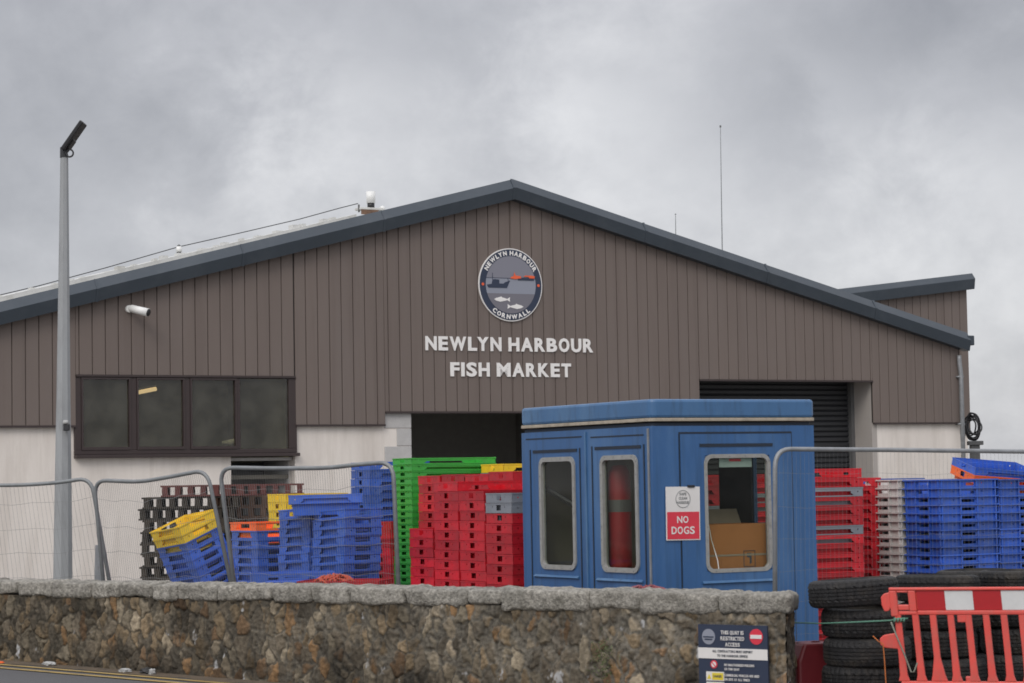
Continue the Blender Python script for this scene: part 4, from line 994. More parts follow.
# ================================================================== crates
def crate_mesh(name, L_, W_, H_, band, mat, long_f, end_f, lip=.006, rib=None, base_in=.050, gap_in=.034, open_traps=True):
    """stacking box: flush upper band with openings, tapered lower body. features: ('hole'|'trap', x0, x1, z0, z1) x in m from centre, z in m from the band's foot"""
    bm = bmesh.new()
    zb = H_ - band
    def side(length, half_other, T, feats):
        cols = sorted({-length / 2, length / 2, *[c_ for f in feats for c_ in f[1:3]]})
        rows = [(0, base_in), (.018, base_in - .002), (min(zb - .012, .118), gap_in + .003), (zb, gap_in), (zb + 1e-5, 0.0)]
        for z in sorted({c_ for f in feats for c_ in (f[3:5] + ((f[3] + (f[4] - f[3]) * .55,) if f[0] == 'trap' else ()))}): rows.append((zb + z, 0.0))
        rows += [(H_ - .014, 0.0), (H_ - .0139, -lip), (H_, -lip)]
        rows = sorted(set(rows), key=lambda r: r[0])
        def colx(c_, z):
            for f in feats:
                if f[0] == 'trap' and abs(c_ - f[1]) < 1e-9 and z <= zb + f[3] + 1e-6: return c_ - .035
                if f[0] == 'trap' and abs(c_ - f[2]) < 1e-9 and z <= zb + f[3] + 1e-6: return c_ + .035
            return c_
        def P_(c_, r, dep=0):
            z, ins = r; x = colx(c_, z); sc_ = (length / 2 - ins) / (length / 2)
            return T(x * sc_, half_other - ins - dep, z)
        for i in range(len(cols) - 1):
            for j in range(len(rows) - 1):
                cx_, cz = (cols[i] + cols[i + 1]) / 2, (rows[j][0] + rows[j + 1][0]) / 2 - zb
                kind = None
                for f in feats:
                    if f[1] < cx_ < f[2] and f[3] < cz < f[4]: kind = f[0]
                    if f[0] == 'hole' and f[1] < cx_ < f[2] and f[2] - f[1] > .05 and .018 < cz + zb < min(zb - .012, .118): kind = 'hole'
                q = [P_(cols[i], rows[j]), P_(cols[i + 1], rows[j]), P_(cols[i + 1], rows[j + 1]), P_(cols[i], rows[j + 1])]
                if kind == 'hole' or (kind == 'trap' and open_traps): continue
                if kind == 'trap':
                    fz = [f for f in feats if f[0] == 'trap' and f[1] < cx_ < f[2]][0]
                    dp_ = .030
                    pass
                    qi = [P_(cols[i], rows[j], dp_), P_(cols[i + 1], rows[j], dp_), P_(cols[i + 1], rows[j + 1], dp_), P_(cols[i], rows[j + 1], dp_)]
                    bm.faces.new([bm.verts.new(v) for v in qi])
                    fz = [f for f in feats if f[0] == 'trap' and f[1] < cx_ < f[2]][0]
                    edges = []
                    if abs(rows[j + 1][0] - zb - fz[4]) < 1e-6: edges.append((2, 3))
                    if abs(rows[j][0] - zb - fz[3]) < 1e-6: edges.append((0, 1))
                    if abs(cols[i] - fz[1]) < 1e-6: edges.append((3, 0))
                    if abs(cols[i + 1] - fz[2]) < 1e-6: edges.append((1, 2))
                    for a, b in edges: bm.faces.new([bm.verts.new(v) for v in (q[a], q[b], qi[b], qi[a])])
                    continue
                bm.faces.new([bm.verts.new(v) for v in q])
        if rib:
            for x in rib(length):
                d = .018
                vs = [T(x + sx * .005, half_other + dy, z) for z in (zb + .006, H_ - .012) for dy in (-.002, d) for sx in (-1, 1)]
                v_ = [bm.verts.new(p) for p in vs]
                for f in ((0, 1, 5, 4), (2, 6, 7, 3), (0, 4, 6, 2), (1, 3, 7, 5), (4, 5, 7, 6), (0, 2, 3, 1)): bm.faces.new([v_[k2] for k2 in f])
    side(L_, W_ / 2, lambda x, d, z: Vector((x, -d, z)), long_f)
    side(L_, W_ / 2, lambda x, d, z: Vector((-x, d, z)), long_f)
    side(W_, L_ / 2, lambda x, d, z: Vector((d, x, z)), end_f)
    side(W_, L_ / 2, lambda x, d, z: Vector((-d, -x, z)), end_f)
    a, b = L_ / 2 - base_in, W_ / 2 - base_in
    bm.faces.new([bm.verts.new(v) for v in ((-a, -b, 0), (-a, b, 0), (a, b, 0), (a, -b, 0))])
    bmesh.ops.remove_doubles(bm, verts=bm.verts, dist=1e-6)
    me = bpy.data.meshes.new(name); bm.to_mesh(me); bm.free(); me.materials.append(mat)
    o = bpy.data.objects.new('t', me); COL.objects.link(o)
    sm = o.modifiers.new('s', 'SOLIDIFY'); sm.thickness = .005; sm.offset = -1
    dg = bpy.context.evaluated_depsgraph_get(); m2 = bpy.data.meshes.new_from_object(o.evaluated_get(dg)); bpy.data.objects.remove(o); bpy.data.meshes.remove(me)
    m2.name = name
    return m2
def recol(me, mat, name):
    m2 = me.copy(); m2.name = name; m2.materials.clear(); m2.materials.append(mat); return m2
pin = lambda x, z: ('hole', x - .007, x + .007, z - .006, z + .008)
fishA = crate_mesh('fish_box', .80, .52, .22, .096, MAT['redp'], [('trap', -.24, .24, .012, .056), pin(.33, .05), pin(-.33, .05)],
                   [('hole', -.045, .045, .026, .078), pin(.12, .06), pin(-.12, .06)], lip=.003)
fishC = crate_mesh('fish_box_closed', .80, .52, .22, .096, MAT['bluep'], [('trap', -.24, .24, .012, .056), pin(.33, .05), pin(-.33, .05)],
                   [('hole', -.045, .045, .026, .078), pin(.12, .06), pin(-.12, .06)], lip=.003, open_traps=False)
fishAblue = recol(fishA, MAT['bluep'], 'fish_box_blue'); fishAgrey = recol(fishA, MAT['greyp'], 'fish_box_grey'); fishAyel = recol(fishA, MAT['yellowp'], 'fish_box_yellow')
big = crate_mesh('fish_box_long', 1.10, .47, .20, .071, MAT['greenp'], [('trap', -.36, .36, .012, .040), pin(.46, .045), pin(-.46, .045)],
                 [('hole', -.055, .055, .020, .054), pin(.14, .05), pin(-.14, .05)], lip=.004)
nest = crate_mesh('nest_box', .62, .47, .25, .096, MAT['bluep'], [('trap', -.15, .15, .018, .076), pin(.26, .05), pin(-.26, .05)],
                  [('hole', -.10, .10, .026, .074), pin(.16, .05), pin(-.16, .05)], lip=.008)
nestC = crate_mesh('nest_box_closed', .62, .47, .25, .096, MAT['yellowp'], [('trap', -.15, .15, .018, .076), pin(.26, .05), pin(-.26, .05)],
                  [('hole', -.10, .10, .026, .074), pin(.16, .05), pin(-.16, .05)], lip=.008, open_traps=False)
nesty = recol(nestC, MAT['yellowp'], 'nest_box_yellow'); nesto = recol(nest, MAT['orangep'], 'nest_box_orange')
ribf = lambda Lh: [-(Lh / 2 - .008), -.115, .115, Lh / 2 - .008]
ribm = crate_mesh('ribbed_box', .76, .56, .20, .090, MAT['bluep'], [('hole', -.09, .09, .022, .052), pin(.2, .045), pin(-.2, .045)], [('hole', -.08, .08, .03, .06)], lip=.030, rib=ribf)
ribg = recol(ribm, MAT['palep'], 'ribbed_box_pale')
ORD = ['topmost', 'second from the top', 'third from the top', 'fourth from the top', 'fifth from the top', 'sixth from the top', 'seventh from the top', 'eighth from the top', 'ninth from the top', 'tenth from the top',
       'eleventh from the top', 'twelfth from the top', 'thirteenth from the top', 'fourteenth from the top', 'fifteenth from the top', 'sixteenth from the top', 'seventeenth from the top', 'eighteenth from the top', 'nineteenth from the top',
       'twentieth from the top', 'twenty-first from the top', 'twenty-second from the top', 'twenty-third from the top', 'twenty-fourth from the top', 'twenty-fifth from the top', 'twenty-sixth from the top', 'twenty-seventh from the top', 'twenty-eighth from the top', 'twenty-ninth from the top', 'thirtieth from the top']
FOOT = []; REST = []
def project(p):
    d = p - CAM; f = d.dot(_F); return 512 + d.dot(_R) / f * F_PX, 341.5 - d.dot(_U) / f * F_PX
def stack(corner, ang, Ld, Wd, ztop, Hc, pitch, meshes, colours, where, name='fish_box', jit=.006, lean=(0, 0), mirror=False, group=None, lim=None):
    """nested stack; corner = world xy of the near corner, long side runs along ang to the right (mirror: the end runs to the right)"""
    u = Vector((cos(ang), sin(ang), 0)); v = Vector((-sin(ang), cos(ang), 0))
    base = Vector((corner[0], corner[1], 0))
    c = base + (u * Ld + v * Wd) / 2
    n = max(1, int(round((ztop - Hc - GZ) / pitch)) + 1)
    z0 = ztop - Hc - pitch * (n - 1)
    FOOT.append((where, c, ang, Ld, Wd))
    mxn = len(meshes)
    for i in range(n):                       # i = 0 is the top
        me, colr = (meshes[i], colours[i]) if i < mxn else (meshes[-1], colours[-1])
        o = bpy.data.objects.new(name, me)
        h = pitch * (n - 1 - i); hh = GZ + h if n > 1 else GZ
        z = max(GZ, z0 + h) if i < n - 1 else max(GZ, z0)
        rg = random.Random(hash_(where) + i)
        o.location = c + Vector((rg.uniform(-jit, jit) + lean[0] * (z - GZ), rg.uniform(-jit, jit) + lean[1] * (z - GZ), z))
        o.rotation_euler = (math.atan(-lean[1]), math.atan(lean[0]), ang + rg.uniform(-jit, jit) * .8) if any(lean) else (0, 0, ang + rg.uniform(-jit, jit) * .8)
        qx, qy = project(o.location + Vector((0, 0, Hc)) - VD * Wd * .5)
        if qy > (lim if lim else 587 if qx < 800 else 650 if qx < 850 else 585): REST.append((me, o.location.copy(), o.rotation_euler.copy())); bpy.data.objects.remove(o); continue
        COL.objects.link(o)
        tag(o, f'{colr} crate, {ORD[i]} in {where}', 'crate', 'stacked plastic crates')
def hash_(s): return sum(ord(c) * (i + 1) for i, c in enumerate(s))
C0 = at(511.5, 484, 23.4); C0.z = 0
def row(s, v): return C0 + UD * s + VD * v
def ztop(px, py, Y): return at(px, py, Y).z
A30 = pi / 6
rb, gb = fishA, fishAgrey
def reds(n, greys=()): return [gb if i in greys else rb for i in range(n)], ['grey' if i in greys else 'red' for i in range(n)]
# front red row, columns one behind the other along VD
q = reds(20, (0, 1)); stack(row(0, 0), A30, .80, .52, ztop(511, 493, 23.4), .22, .1, q[0], q[1], 'the grey topped red stack beside the kiosk')
q = reds(20); stack(row(0, .545), A30, .80, .52, ztop(484, 491, 23.8), .22, .1, *q, 'the red stack left of the grey topped one')
q = reds(20); stack(row(0, 1.09), A30, .80, .52, ztop(458, 481.5, 24.25), .22, .1, *q, 'the red stack with a bare top rim')
q = reds(20); stack(row(0, 1.635), A30, .80, .52, ztop(432, 529, 24.7), .22, .1, *q, 'the low red stack by the green crates')
for i, (v, py, g) in enumerate([(3.10, 475, ()), (2.56, 474, ()), (2.02, 474.5, ()), (1.48, 472, ())]):
    q = reds(20, g); stack(row(.88, v), A30, .80, .52, ztop(470, py, 23.4 + .44 + v * .866), .22, .1, *q, 'the rear red stack ' + ['nearest the green crates', 'second from the green crates', 'third from the green crates', 'nearest the kiosk'][i], lim=(531, 488, 488, 488)[i])
# continuing behind the kiosk and emerging on its right
stk = [(.86, 478, 705, (1, 3)), (1.72, 476, 738, (3,)), (2.58, 474, 770, (2, 5)), (3.50, 468, 862, (2, 6))]
for i, (s, py, px, g) in enumerate(stk):
    q = reds(20, g); stack(row(s, .0 if i else .0), A30, .80, .52, ztop(px, py, 23.4 + .5 * s), .22, .1, *q,
                           ['the red stack seen left through the kiosk', 'the red stack behind the kiosk middle', 'the red stack seen right through the kiosk', 'the tall red stack right of the kiosk'][i], lim=(525, 525, 525, 650)[i])
q = reds(20); stack(row(4.24, .62), A30, .80, .52, ztop(880, 477.5, 26.2), .22, .1, *q, 'the narrow red stack by the pale crates')
# yellow over grey over red far behind
q = [fishAyel, gb] + [rb] * 20; cc_ = ['yellow', 'dark grey'] + ['red'] * 20
stack(row(1.8, 3.3), A30, .80, .52, ztop(520, 463.5, 27.2), .22, .1, q, cc_, 'the yellow topped stack behind the red ones', lim=474)
# green
gc = at(412, 484, 27.3)
stack((gc.x, gc.y), A30, 1.10, .47, ztop(412, 458, 27.3), .20, .075, [big] * 40, ['green'] * 40, 'the tall green stack', jit=.004)
# shaded dark red stack and tall blue stack
redd = recol(fishA, MAT['redp'], 'fish_box_red')
p = at(390, 484, 28.0); stack((p.x, p.y), A30, .80, .52, ztop(388, 522, 28.0), .22, .1, [redd] * 20, ['red'] * 20, 'the narrow red stack by the green crates')
p = at(370.5, 484, 28.5 + .3); stack((p.x, p.y), A30, .80, .52, ztop(370, 462, 28.8), .22, .1, [fishAblue] * 26, ['blue'] * 26, 'the tall blue stack by the green crates')
# leaning blue stacks (end faces run to the right)
A38 = radians(38)
def stack2(px, Y, pyt, n_vis, meshes, cols, where, lean=(0, 0), ang=A38, Hc=.25, pitch=.0965, jit=.008):
    p = at(px, 484, Y); e = Vector((cos(ang), sin(ang), 0)); l = Vector((-sin(ang), cos(ang), 0))
    # the crate's long side (local x) runs along l, so the crate is turned by ang + 90 degrees
    a2 = ang + pi / 2; u = Vector((cos(a2), sin(a2), 0)); v = Vector((-sin(a2), cos(a2), 0))
    base = p + e * .47                       # corner from which u and v (= -e) span the footprint
    stack((base.x, base.y), a2, .62, .47, ztop(px, pyt, Y), Hc, pitch, meshes, cols, where, lean=lean, jit=jit)
stack2(339, 25.6, 510, 8, [nest] * 26, ['blue'] * 26, 'the leaning blue stack with wide slots', lean=(.055, 0))
stack2(305, 26.25, 509, 8, [nest] * 26, ['blue'] * 26, 'the blue stack left of the leaning one', lean=(.045, 0))
p = at(284, 484, 25.9)
o = bpy.data.objects.new('fish_box', fishC); COL.objects.link(o); pt = at(325, 510.5, 26.1)
o.location = (pt.x, 26.2, pt.z - .05); o.rotation_euler = (radians(-1), radians(-.6), radians(5)); tag(o, 'blue plastic crate lying across the tops of the leaning blue stacks', 'crate')
stack2(257, 27.0, 531, 6, [nest] * 20, ['blue'] * 20, 'the blue stack under the orange crate', ang=radians(34))
p = at(257, 484, 27.0)
e = Vector((cos(radians(34)), sin(radians(34)), 0)); l_ = Vector((-sin(radians(34)), cos(radians(34)), 0)); c = Vector((p.x, p.y, 0)) + e * .235 + l_ * .31
o = bpy.data.objects.new('fish_box', nesto); COL.objects.link(o); o.location = c + Vector((-.02, .02, ztop(257, 531, 27.0) - .25 + .095)); o.rotation_euler = (0, 0, radians(124)); tag(o, 'orange plastic crate on top of the short blue stack', 'crate')
p = at(285.5, 484, 28.1); stack((p.x, p.y), A30, .80, .47, ztop(284, 494, 28.1), .22, .1, [fishAyel] * 5 + [fishAblue] * 18, ['yellow'] * 5 + ['blue'] * 18, 'the yellow stack before the pallets', lim=532)
# low blue crates and loose lid just behind the wall
p = at(250, 484, 23.2); 
stack((p.x, p.y), radians(8), .80, .52, ztop(285, 574, 23.0), .22, .1, [fishAblue] * 12, ['blue'] * 12, 'the low blue stack just above the wall')
p = at(307, 484, 22.75); stack((p.x, p.y), radians(-12), .60, .45, ztop(320, 581, 22.7), .22, .1, [rb] * 12, ['red'] * 12, 'the low red stack under the netting')
# ribbed crates on the right
p = at(940, 484, 25.6); RBC = (p.x, p.y)
stack(RBC, A30, .76, .56, ztop(940, 479.5, 25.6), .20, .089, [ribm] * 26, ['blue'] * 26, 'the left blue ribbed stack', jit=.003)
p2 = Vector((p.x, p.y, 0)) + UD * .82; stack((p2.x, p2.y), A30, .76, .56, ztop(1010, 479, 26.0), .20, .089, [ribm] * 26, ['blue'] * 26, 'the right blue ribbed stack', jit=.003)
p3 = Vector((p.x, p.y, 0)) + UD * 1.64; stack((p3.x, p3.y), A30, .76, .56, ztop(1060, 478, 26.4), .20, .089, [ribm] * 26, ['blue'] * 26, 'the blue ribbed stack at the right edge', jit=.003)
p4 = Vector((p.x, p.y, 0)) + VD * .62 - UD * .05; stack((p4.x, p4.y), A30, .76, .56, ztop(900, 479.5, 26.2), .20, .089, [ribg] * 26, ['pale grey'] * 26, 'the pale grey ribbed stack', jit=.003)
o = bpy.data.objects.new('fish_box', recol(fishA, MAT['bluep'], 'fish_box_blue_rim')); COL.objects.link(o); q_ = at(884, 479, 28.5); o.location = (q_.x, 28.5, q_.z - .215); o.rotation_euler = (0, 0, A30)
tag(o, 'blue crate whose rim just shows behind the pale grey ribbed stack', 'crate')
stack((q_.x - .40 * UD.x + .235 * .5, 28.5 - .4 * .5 - .235 * .866), A30, .80, .52, q_.z - .10, .22, .1, [fishAblue] * 24, ['blue'] * 24, 'hidden', lim=300)
# tilted crates on top of the ribbed stacks
zt_ = ztop(940, 479.5, 25.6)
RT = Matrix.Rotation(radians(9), 3, 'Y') @ Matrix.Rotation(radians(11), 3, 'X') @ Matrix.Rotation(radians(20), 3, 'Z')
tgt = at(976, 467.5, 26.1)
tl_ = recol(fishC, MAT['orangep'], 'fish_box_orange'); tb = recol(fishC, MAT['bluep'], 'fish_box_tilted')
for me, dz, nm_ in ((tl_, -.085, 'orange crate tilted on top of the blue ribbed stacks'), (tb, 0, 'open blue crate nested in the tilted orange crate')):
    o = bpy.data.objects.new('fish_box', me); COL.objects.link(o)
    o.matrix_world = Matrix.Translation(tgt - RT @ Vector((-.40, -.26, .22 - dz))) @ RT.to_4x4(); tag(o, nm_, 'crate')
# tumbled yellow and blue stack by the pallets
TB = at(194, 582, 25.6)
axis = Matrix.Rotation(radians(-21), 3, 'Y') @ Matrix.Rotation(radians(9), 3, 'X')
up = axis @ Vector((0, 0, 1))
for i in range(8):
    me = nesty if i >= 6 else nest
    o = bpy.data.objects.new('fish_box', me); COL.objects.link(o)
    o.matrix_world = Matrix.Translation(Vector((TB.x + .10, 26.2, TB.z - .12)) + up * (.0965 * (i - 1))) @ (axis @ Matrix.Rotation(radians(37 + 90), 3, 'Z')).to_4x4()
    nm = ORD[7 - i]
    tag(o, f"{'yellow' if i >= 6 else 'blue'} crate, {nm} in the tumbled stack in front of the pallets", 'crate', 'crates in the tumbled stack')

# ================================================================== pallets
def pallet_mesh(name, mat, seed):
    r = random.Random(seed); mb = MB(); L_, W_ = 1.2, 1.0
    for i in range(7): y = -W_ / 2 + i * (W_ - .10) / 6; mb.box(-L_ / 2 + r.uniform(-.01, .01), L_ / 2 + r.uniform(-.01, .01), y, y + .10, .120, .142)
    for x in [-L_ / 2 + i * (L_ - .10) / 7 for i in range(8)]: mb.box(x + .016, x + .084, -W_ / 2 + .001, W_ / 2 - .001, .098, .1195)
    for x in [-L_ / 2 + i * (L_ - .10) / 7 for i in range(8)]:
        for y in (-W_ / 2, -.06, W_ / 2 - .12): mb.box(x + .015, x + .085, y + .002, y + .118, .0205, .0975)
    for y in (-W_ / 2, -.06, W_ / 2 - .12): mb.box(-L_ / 2 + r.uniform(-.008, .008), L_ / 2 + r.uniform(-.008, .008), y, y + .12, 0, .020)
    return mb.mesh(name, mat)
PM = {'dark': pallet_mesh('pallet_dark', MAT['wood_d'], 1), 'brown': pallet_mesh('pallet_brown', MAT['wood_b'], 2), 'red': pallet_mesh('pallet_red', MAT['wood_r'], 3)}
def pallets(cx_, cy_, ang, n, kinds, where, off=0, top=0):
    for i in range(n):
        kn = kinds[min(n - 1 - i, len(kinds) - 1)]; me = PM[kn]; w_ = {'dark': 'dark weathered', 'brown': 'brown', 'red': 'red brown'}[kn]
        loc_ = Vector((cx_ + random.uniform(-.03, .03) + (top if i == n - 1 else 0), cy_ + random.uniform(-.02, .02), GZ + .001 + i * .1435)); rot_ = (0, 0, ang + random.uniform(-.02, .02))
        if project(loc_ + Vector((0, 0, .14)))[1] > 583: REST.append((me, loc_, rot_)); continue
        o = bpy.data.objects.new('pallet', me); COL.objects.link(o); o.location = loc_; o.rotation_euler = rot_
        tag(o, f'{w_} wooden pallet, {ORD[n - 1 - i]} in {where}', 'pallet', 'wooden pallets stacked behind the crates')
p = at(137, 500, 30.0)
pallets(p.x + .62, 30.4, radians(6), 13, ['red', 'dark'], 'the left pallet stack', top=.24)
pallets(p.x + 1.36, 31.6, radians(4), 13, ['red', 'brown', 'brown', 'brown', 'dark'], 'the right pallet stack')
# every crate and pallet too low to show over the wall, together
vv, ff, mi, mats_, n_ = [], [], [], [], 0
for me, loc_, rot_ in REST:
    Mx = Matrix.Translation(loc_) @ (rot_ if hasattr(rot_, 'to_matrix') else Matrix.Rotation(rot_[2], 3, 'Z').to_euler()).to_matrix().to_4x4()
    mt_ = me.materials[0]
    if mt_ not in mats_: mats_.append(mt_)
    vv += [tuple(Mx @ v.co) for v in me.vertices]; ff += [tuple(i + n_ for i in p_.vertices) for p_ in me.polygons]; mi += [mats_.index(mt_)] * len(me.polygons); n_ = len(vv)
me = bpy.data.meshes.new('lower_crates'); me.from_pydata(vv, [], ff)
for m_ in mats_: me.materials.append(m_)
me.polygons.foreach_set('material_index', mi)
o = bpy.data.objects.new('lower_crates', me); COL.objects.link(o); tag(o, 'mixed lower crates and pallets at the feet of the stacks', 'crates', kind='stuff')

# ================================================================== netting heaps
def heap(name, label, cat, c, sx, sy, sz, mat, n=42, r=.010, seed=1):
    rd = random.Random(seed); mb = MB()
    for _ in range(n):
        a = rd.uniform(0, 2 * pi); p0 = Vector((rd.gauss(0, sx * .4), rd.gauss(0, sy * .4), rd.uniform(0, sz * .6))); pts = []
        for i in range(9):
            t = i / 8; pts.append(p0 + Vector((sx * .35 * cos(a) * (t - .5) * 2, sy * .35 * sin(a) * (t - .5) * 2, sz * .4 * sin(pi * t))) + Vector((rd.gauss(0, .012), rd.gauss(0, .012), rd.gauss(0, .012))))
        pts = [Vector((q.x, q.y, max(.0, min(q.z, sz * max(.15, 1 - (q.x / sx) ** 2 * .9))))) for q in pts]
        mb.tube(pts, r, 5)
    tag(mb.build(name, mat, None, True, loc=c), label, cat)
heap('netting_heap', 'heap of bright red rope netting behind the stone wall', 'netting', at(334, 584.5, 22.8) - Vector((0, 0, .0)), .21, .16, .10, MAT['net'], 46, .011, 3)
heap('netting_heap', 'dull red netting just showing over the wall in front of the kiosk', 'netting', at(646, 592, 19.6) + Vector((0, 0, -.01)), .2, .12, .065, MAT['net2'], 30, .008, 4)

# ================================================================== fence panels
def panel(label, tops, Y0, Y1, footL, footR, off=(0, 0), nv=60):
    """tops: (px, py) points of the top tube from left to right; feet: pixel x at ground"""
    n = len(tops); x0, x1 = tops[0][0], tops[-1][0]
    Yf = lambda px: Y0 + (Y1 - Y0) * (px - x0) / (x1 - x0)
    P_ = [at(px, py, Yf(px)) for px, py in tops]
    fl = at(footL[0], footL[1], Y0); fr_ = at(footR[0], footR[1], Y1)
    # extend each leg line down to the quay
    def ext(a, b): d = b - a; t = (GZ - a.z) / d.z; return a + d * t
    gl, gr = ext(P_[0], fl), ext(P_[-1], fr_)
    org = Vector((gl.x, gl.y, GZ))
    t = thing('mesh_fence_panel', label, 'fence panel', org, 0, 'temporary wire mesh fence panels along the quay')
    loc = lambda v: v - org
    path = fillet([loc(gl) + Vector((0, 0, .0))] + [loc(p_) for p_ in P_] + [loc(gr)], .16)
    MB().tube(path, .020, 8).build('tube_frame', MAT['galv_d' if 'right of' not in label else 'galv'], t, True)
    # bilinear wires
    cum = [0]
    for a, b in zip(P_, P_[1:]): cum.append(cum[-1] + (b - a).length)
    def topat(f):
        d = f * cum[-1]
        for i in range(n - 1):
            if d <= cum[i + 1] + 1e-9:
                k_ = (d - cum[i]) / (cum[i + 1] - cum[i]); return P_[i].lerp(P_[i + 1], k_)
        return P_[-1]
    wm = MB(); wr = .0008 if 'kiosk' in label else .0013
    for i in range(1, nv):
        f = i / nv; tp_ = loc(topat(f)); bt = loc(gl).lerp(loc(gr), f); bt = bt + (tp_ - bt) * .06
        ed = min(f, 1 - f) * cum[-1]; sh_ = max(0, .14 - ed)
        tp_ = tp_ + (bt - tp_).normalized() * sh_
        bul = Vector((0, -.01 * sin(f * pi * 3), 0))
        wm.tube([tp_, tp_.lerp(bt, .5) + bul, bt], wr, 3, cap=False)
    for h in (.10, .235, .36, .49, .62, .75, .88, .94):
        wm.tube([loc(topat(f / 12)).lerp(loc(gl).lerp(loc(gr), f / 12), h) + Vector((0, 0, .012 * sin(f * 2.1 + h * 9))) for f in range(13)], wr * 1.5, 4, cap=False)
    wm.build('wire_mesh', MAT['wire'], t)
    for g_ in (gl, gr):
        c = loc(g_); MB().box(c.x - .10, c.x + .10, c.y - .28, c.y + .28, .0, .12).build('foot', MAT['rubber'], t, bevel=.03)
    return t
panel('wire mesh fence panel at the far left crossing in front of the lamp post', [(-150, 478), (-60, 486), (25, 485), (60, 482.5), (91, 477.5)], 24.2, 23.6, (-146, 580), (109, 580))
panel('sagging wire mesh fence panel between the lamp post and the tumbled crates', [(94, 480), (140, 482), (172, 476.5), (207, 469.5)], 23.3, 22.6, (103, 578), (231, 583))
panel('wire mesh fence panel in front of the leaning blue crates', [(219.5, 467.5), (270, 468.5), (328, 468), (362, 464), (393, 462)], 22.4, 21.4, (234, 583), (398.5, 585), nv=72)
pr_ = on_plane(1130, 452, at(774, 450, 19.9), VD)
panel('wire mesh fence panel in front of the kiosk, right of the stone wall', [(775, 449), (900, 450), (1130, 453)], 19.9, pr_.y, (775, 590), (1134, 600), nv=90)

# ================================================================== tyres
def tyre_mesh(R_, w_, seed, block=False):
    rnd = random.Random(seed); h = w_ / 2; prof = []
    rin = R_ * .60
    side = [(rin, .50), (rin + .02, .62), (rin + .05, .88), (R_ * .78, 1.0), (R_ * .86, .99), (R_ * .92, .93), (R_ * .965, .82)]
    tread = [(R_ - .007, .68), (R_ - .001, .56)]
    gr = []
    for z in (.40, .13, -.13, -.40):
        gr += [(R_, z + .035), (R_ - .008, z + .028), (R_ - .008, z - .028), (R_, z - .035)]
    low = [(r, -z) for r, z in reversed(tread)] + [(r, -z) for r, z in reversed(side)]
    prof = [(r, z * h) for r, z in side + tread + gr + low]
    prof += [(rin + .012, -.45 * h), (rin + .05, -.85 * h), (R_ * .85, -.85 * h), (R_ * .94, -.4 * h), (R_ * .94, .4 * h), (R_ * .85, .85 * h), (rin + .05, .85 * h), (rin + .012, .45 * h)]
    nside = len(side)
    def fn(i, j, r):
        if nside - 1 <= i <= nside + 1 or (len(side + tread + gr) <= i <= len(side + tread + gr) + 2):
            return r - (.006 if j % 3 == 0 else 0)
        if block and nside + 2 <= i < nside + 2 + len(gr) and j % 4 == 0: return r - .007
        return r
    return MB().lathe(prof, 120, fn=fn).mesh('tyre', MAT['rubber'], False)
TY = [tyre_mesh(.325, .205, 1), tyre_mesh(.31, .215, 2, True), tyre_mesh(.335, .20, 3, True)]
def tyres(px, pyt, Y, n, where, sizes, offs, topt=None):
    p = at(px, pyt, Y); base = GZ; zs = base
    for i in range(n):
        me = TY[sizes[i % len(sizes)]]; hgt = [.205, .215, .20][sizes[i % len(sizes)]]
        o = bpy.data.objects.new('tyre', me); COL.objects.link(o)
        o.location = (p.x + offs[i % len(offs)], Y + offs[(i + 2) % len(offs)] * .5, zs + hgt / 2 + .002); o.rotation_euler = (radians(random.uniform(-1.2, 1.2)), radians(random.uniform(-1.2, 1.2)), random.uniform(0, 6)); zs += hgt + .001
        if i == n - 1 and topt: o.rotation_euler = (topt[0], topt[1], 0); o.location.z += topt[2]; o.location.x += topt[3]
        tag(o, f'worn black car tyre, {ORD[n - 1 - i]} in {where}', 'tyre', 'stacked worn car tyres behind the red barrier')
tyres(863, 600, 17.9, 5, 'the tyre stack beside the kiosk', [0, 1, 0, 1, 2], [.045, -.01, .02, .0, -.02], (radians(-1), radians(-3), .012, -.05))
tyres(938, 600, 18.5, 5, 'the middle tyre stack behind the barrier', [1, 0, 1, 0, 0], [.0, .03, -.02, .01, .0])
tyres(1018, 600, 18.9, 5, 'the right tyre stack behind the barrier', [0, 0, 1, 2, 2], [.02, -.02, .01, -.01, .02], (0, 0, .03, 0))
tyres(975, 600, 19.5, 5, 'the tyre stack behind the other two', [1, 0, 2, 0, 1], [.0, .02, -.01, .01, .0])
tyres(1115, 600, 18.9, 4, 'the tyre stack beyond the right edge', [0, 0, 1, 2], [.02, -.02, .01, -.01]) if False else None

# ================================================================== dark red block
RB = thing('dark_red_barrier_block', 'dark red moulded plastic block with a round hole between the wall end and the tyres', 'block', (at(812, 640, 18.3).x, 18.3, GZ), radians(20))
hb_ = at(812, 642, 18.3).z - GZ
mb = MB(); mb.prism([(-.18, -.13, 0), (.18, -.13, 0), (.18, -.13, hb_ - .13), (.13, -.13, hb_), (-.13, -.13, hb_), (-.18, -.13, hb_ - .13)], (0, .28, 0)); mb.build('body', MAT['redd'], RB, bevel=.02)
MB().lathe([(.028, 0), (.034, 0), (.034, .006), (.028, .006)], 20, (.02, -.02, hb_ + .0005)).build('hole_rim', MAT['redd'], RB)
MB().disc((.02, -.02, hb_ - .012), Vector((1, 0, 0)), Vector((0, 1, 0)), .032, (0, 0, .0135), 20).build('hole', MAT['black'], RB)
MB().disc((-.10, .02, hb_ - .012), Vector((1, 0, 0)), Vector((0, 1, 0)), .022, (0, 0, .0135), 20).build('hole', MAT['black'], RB)

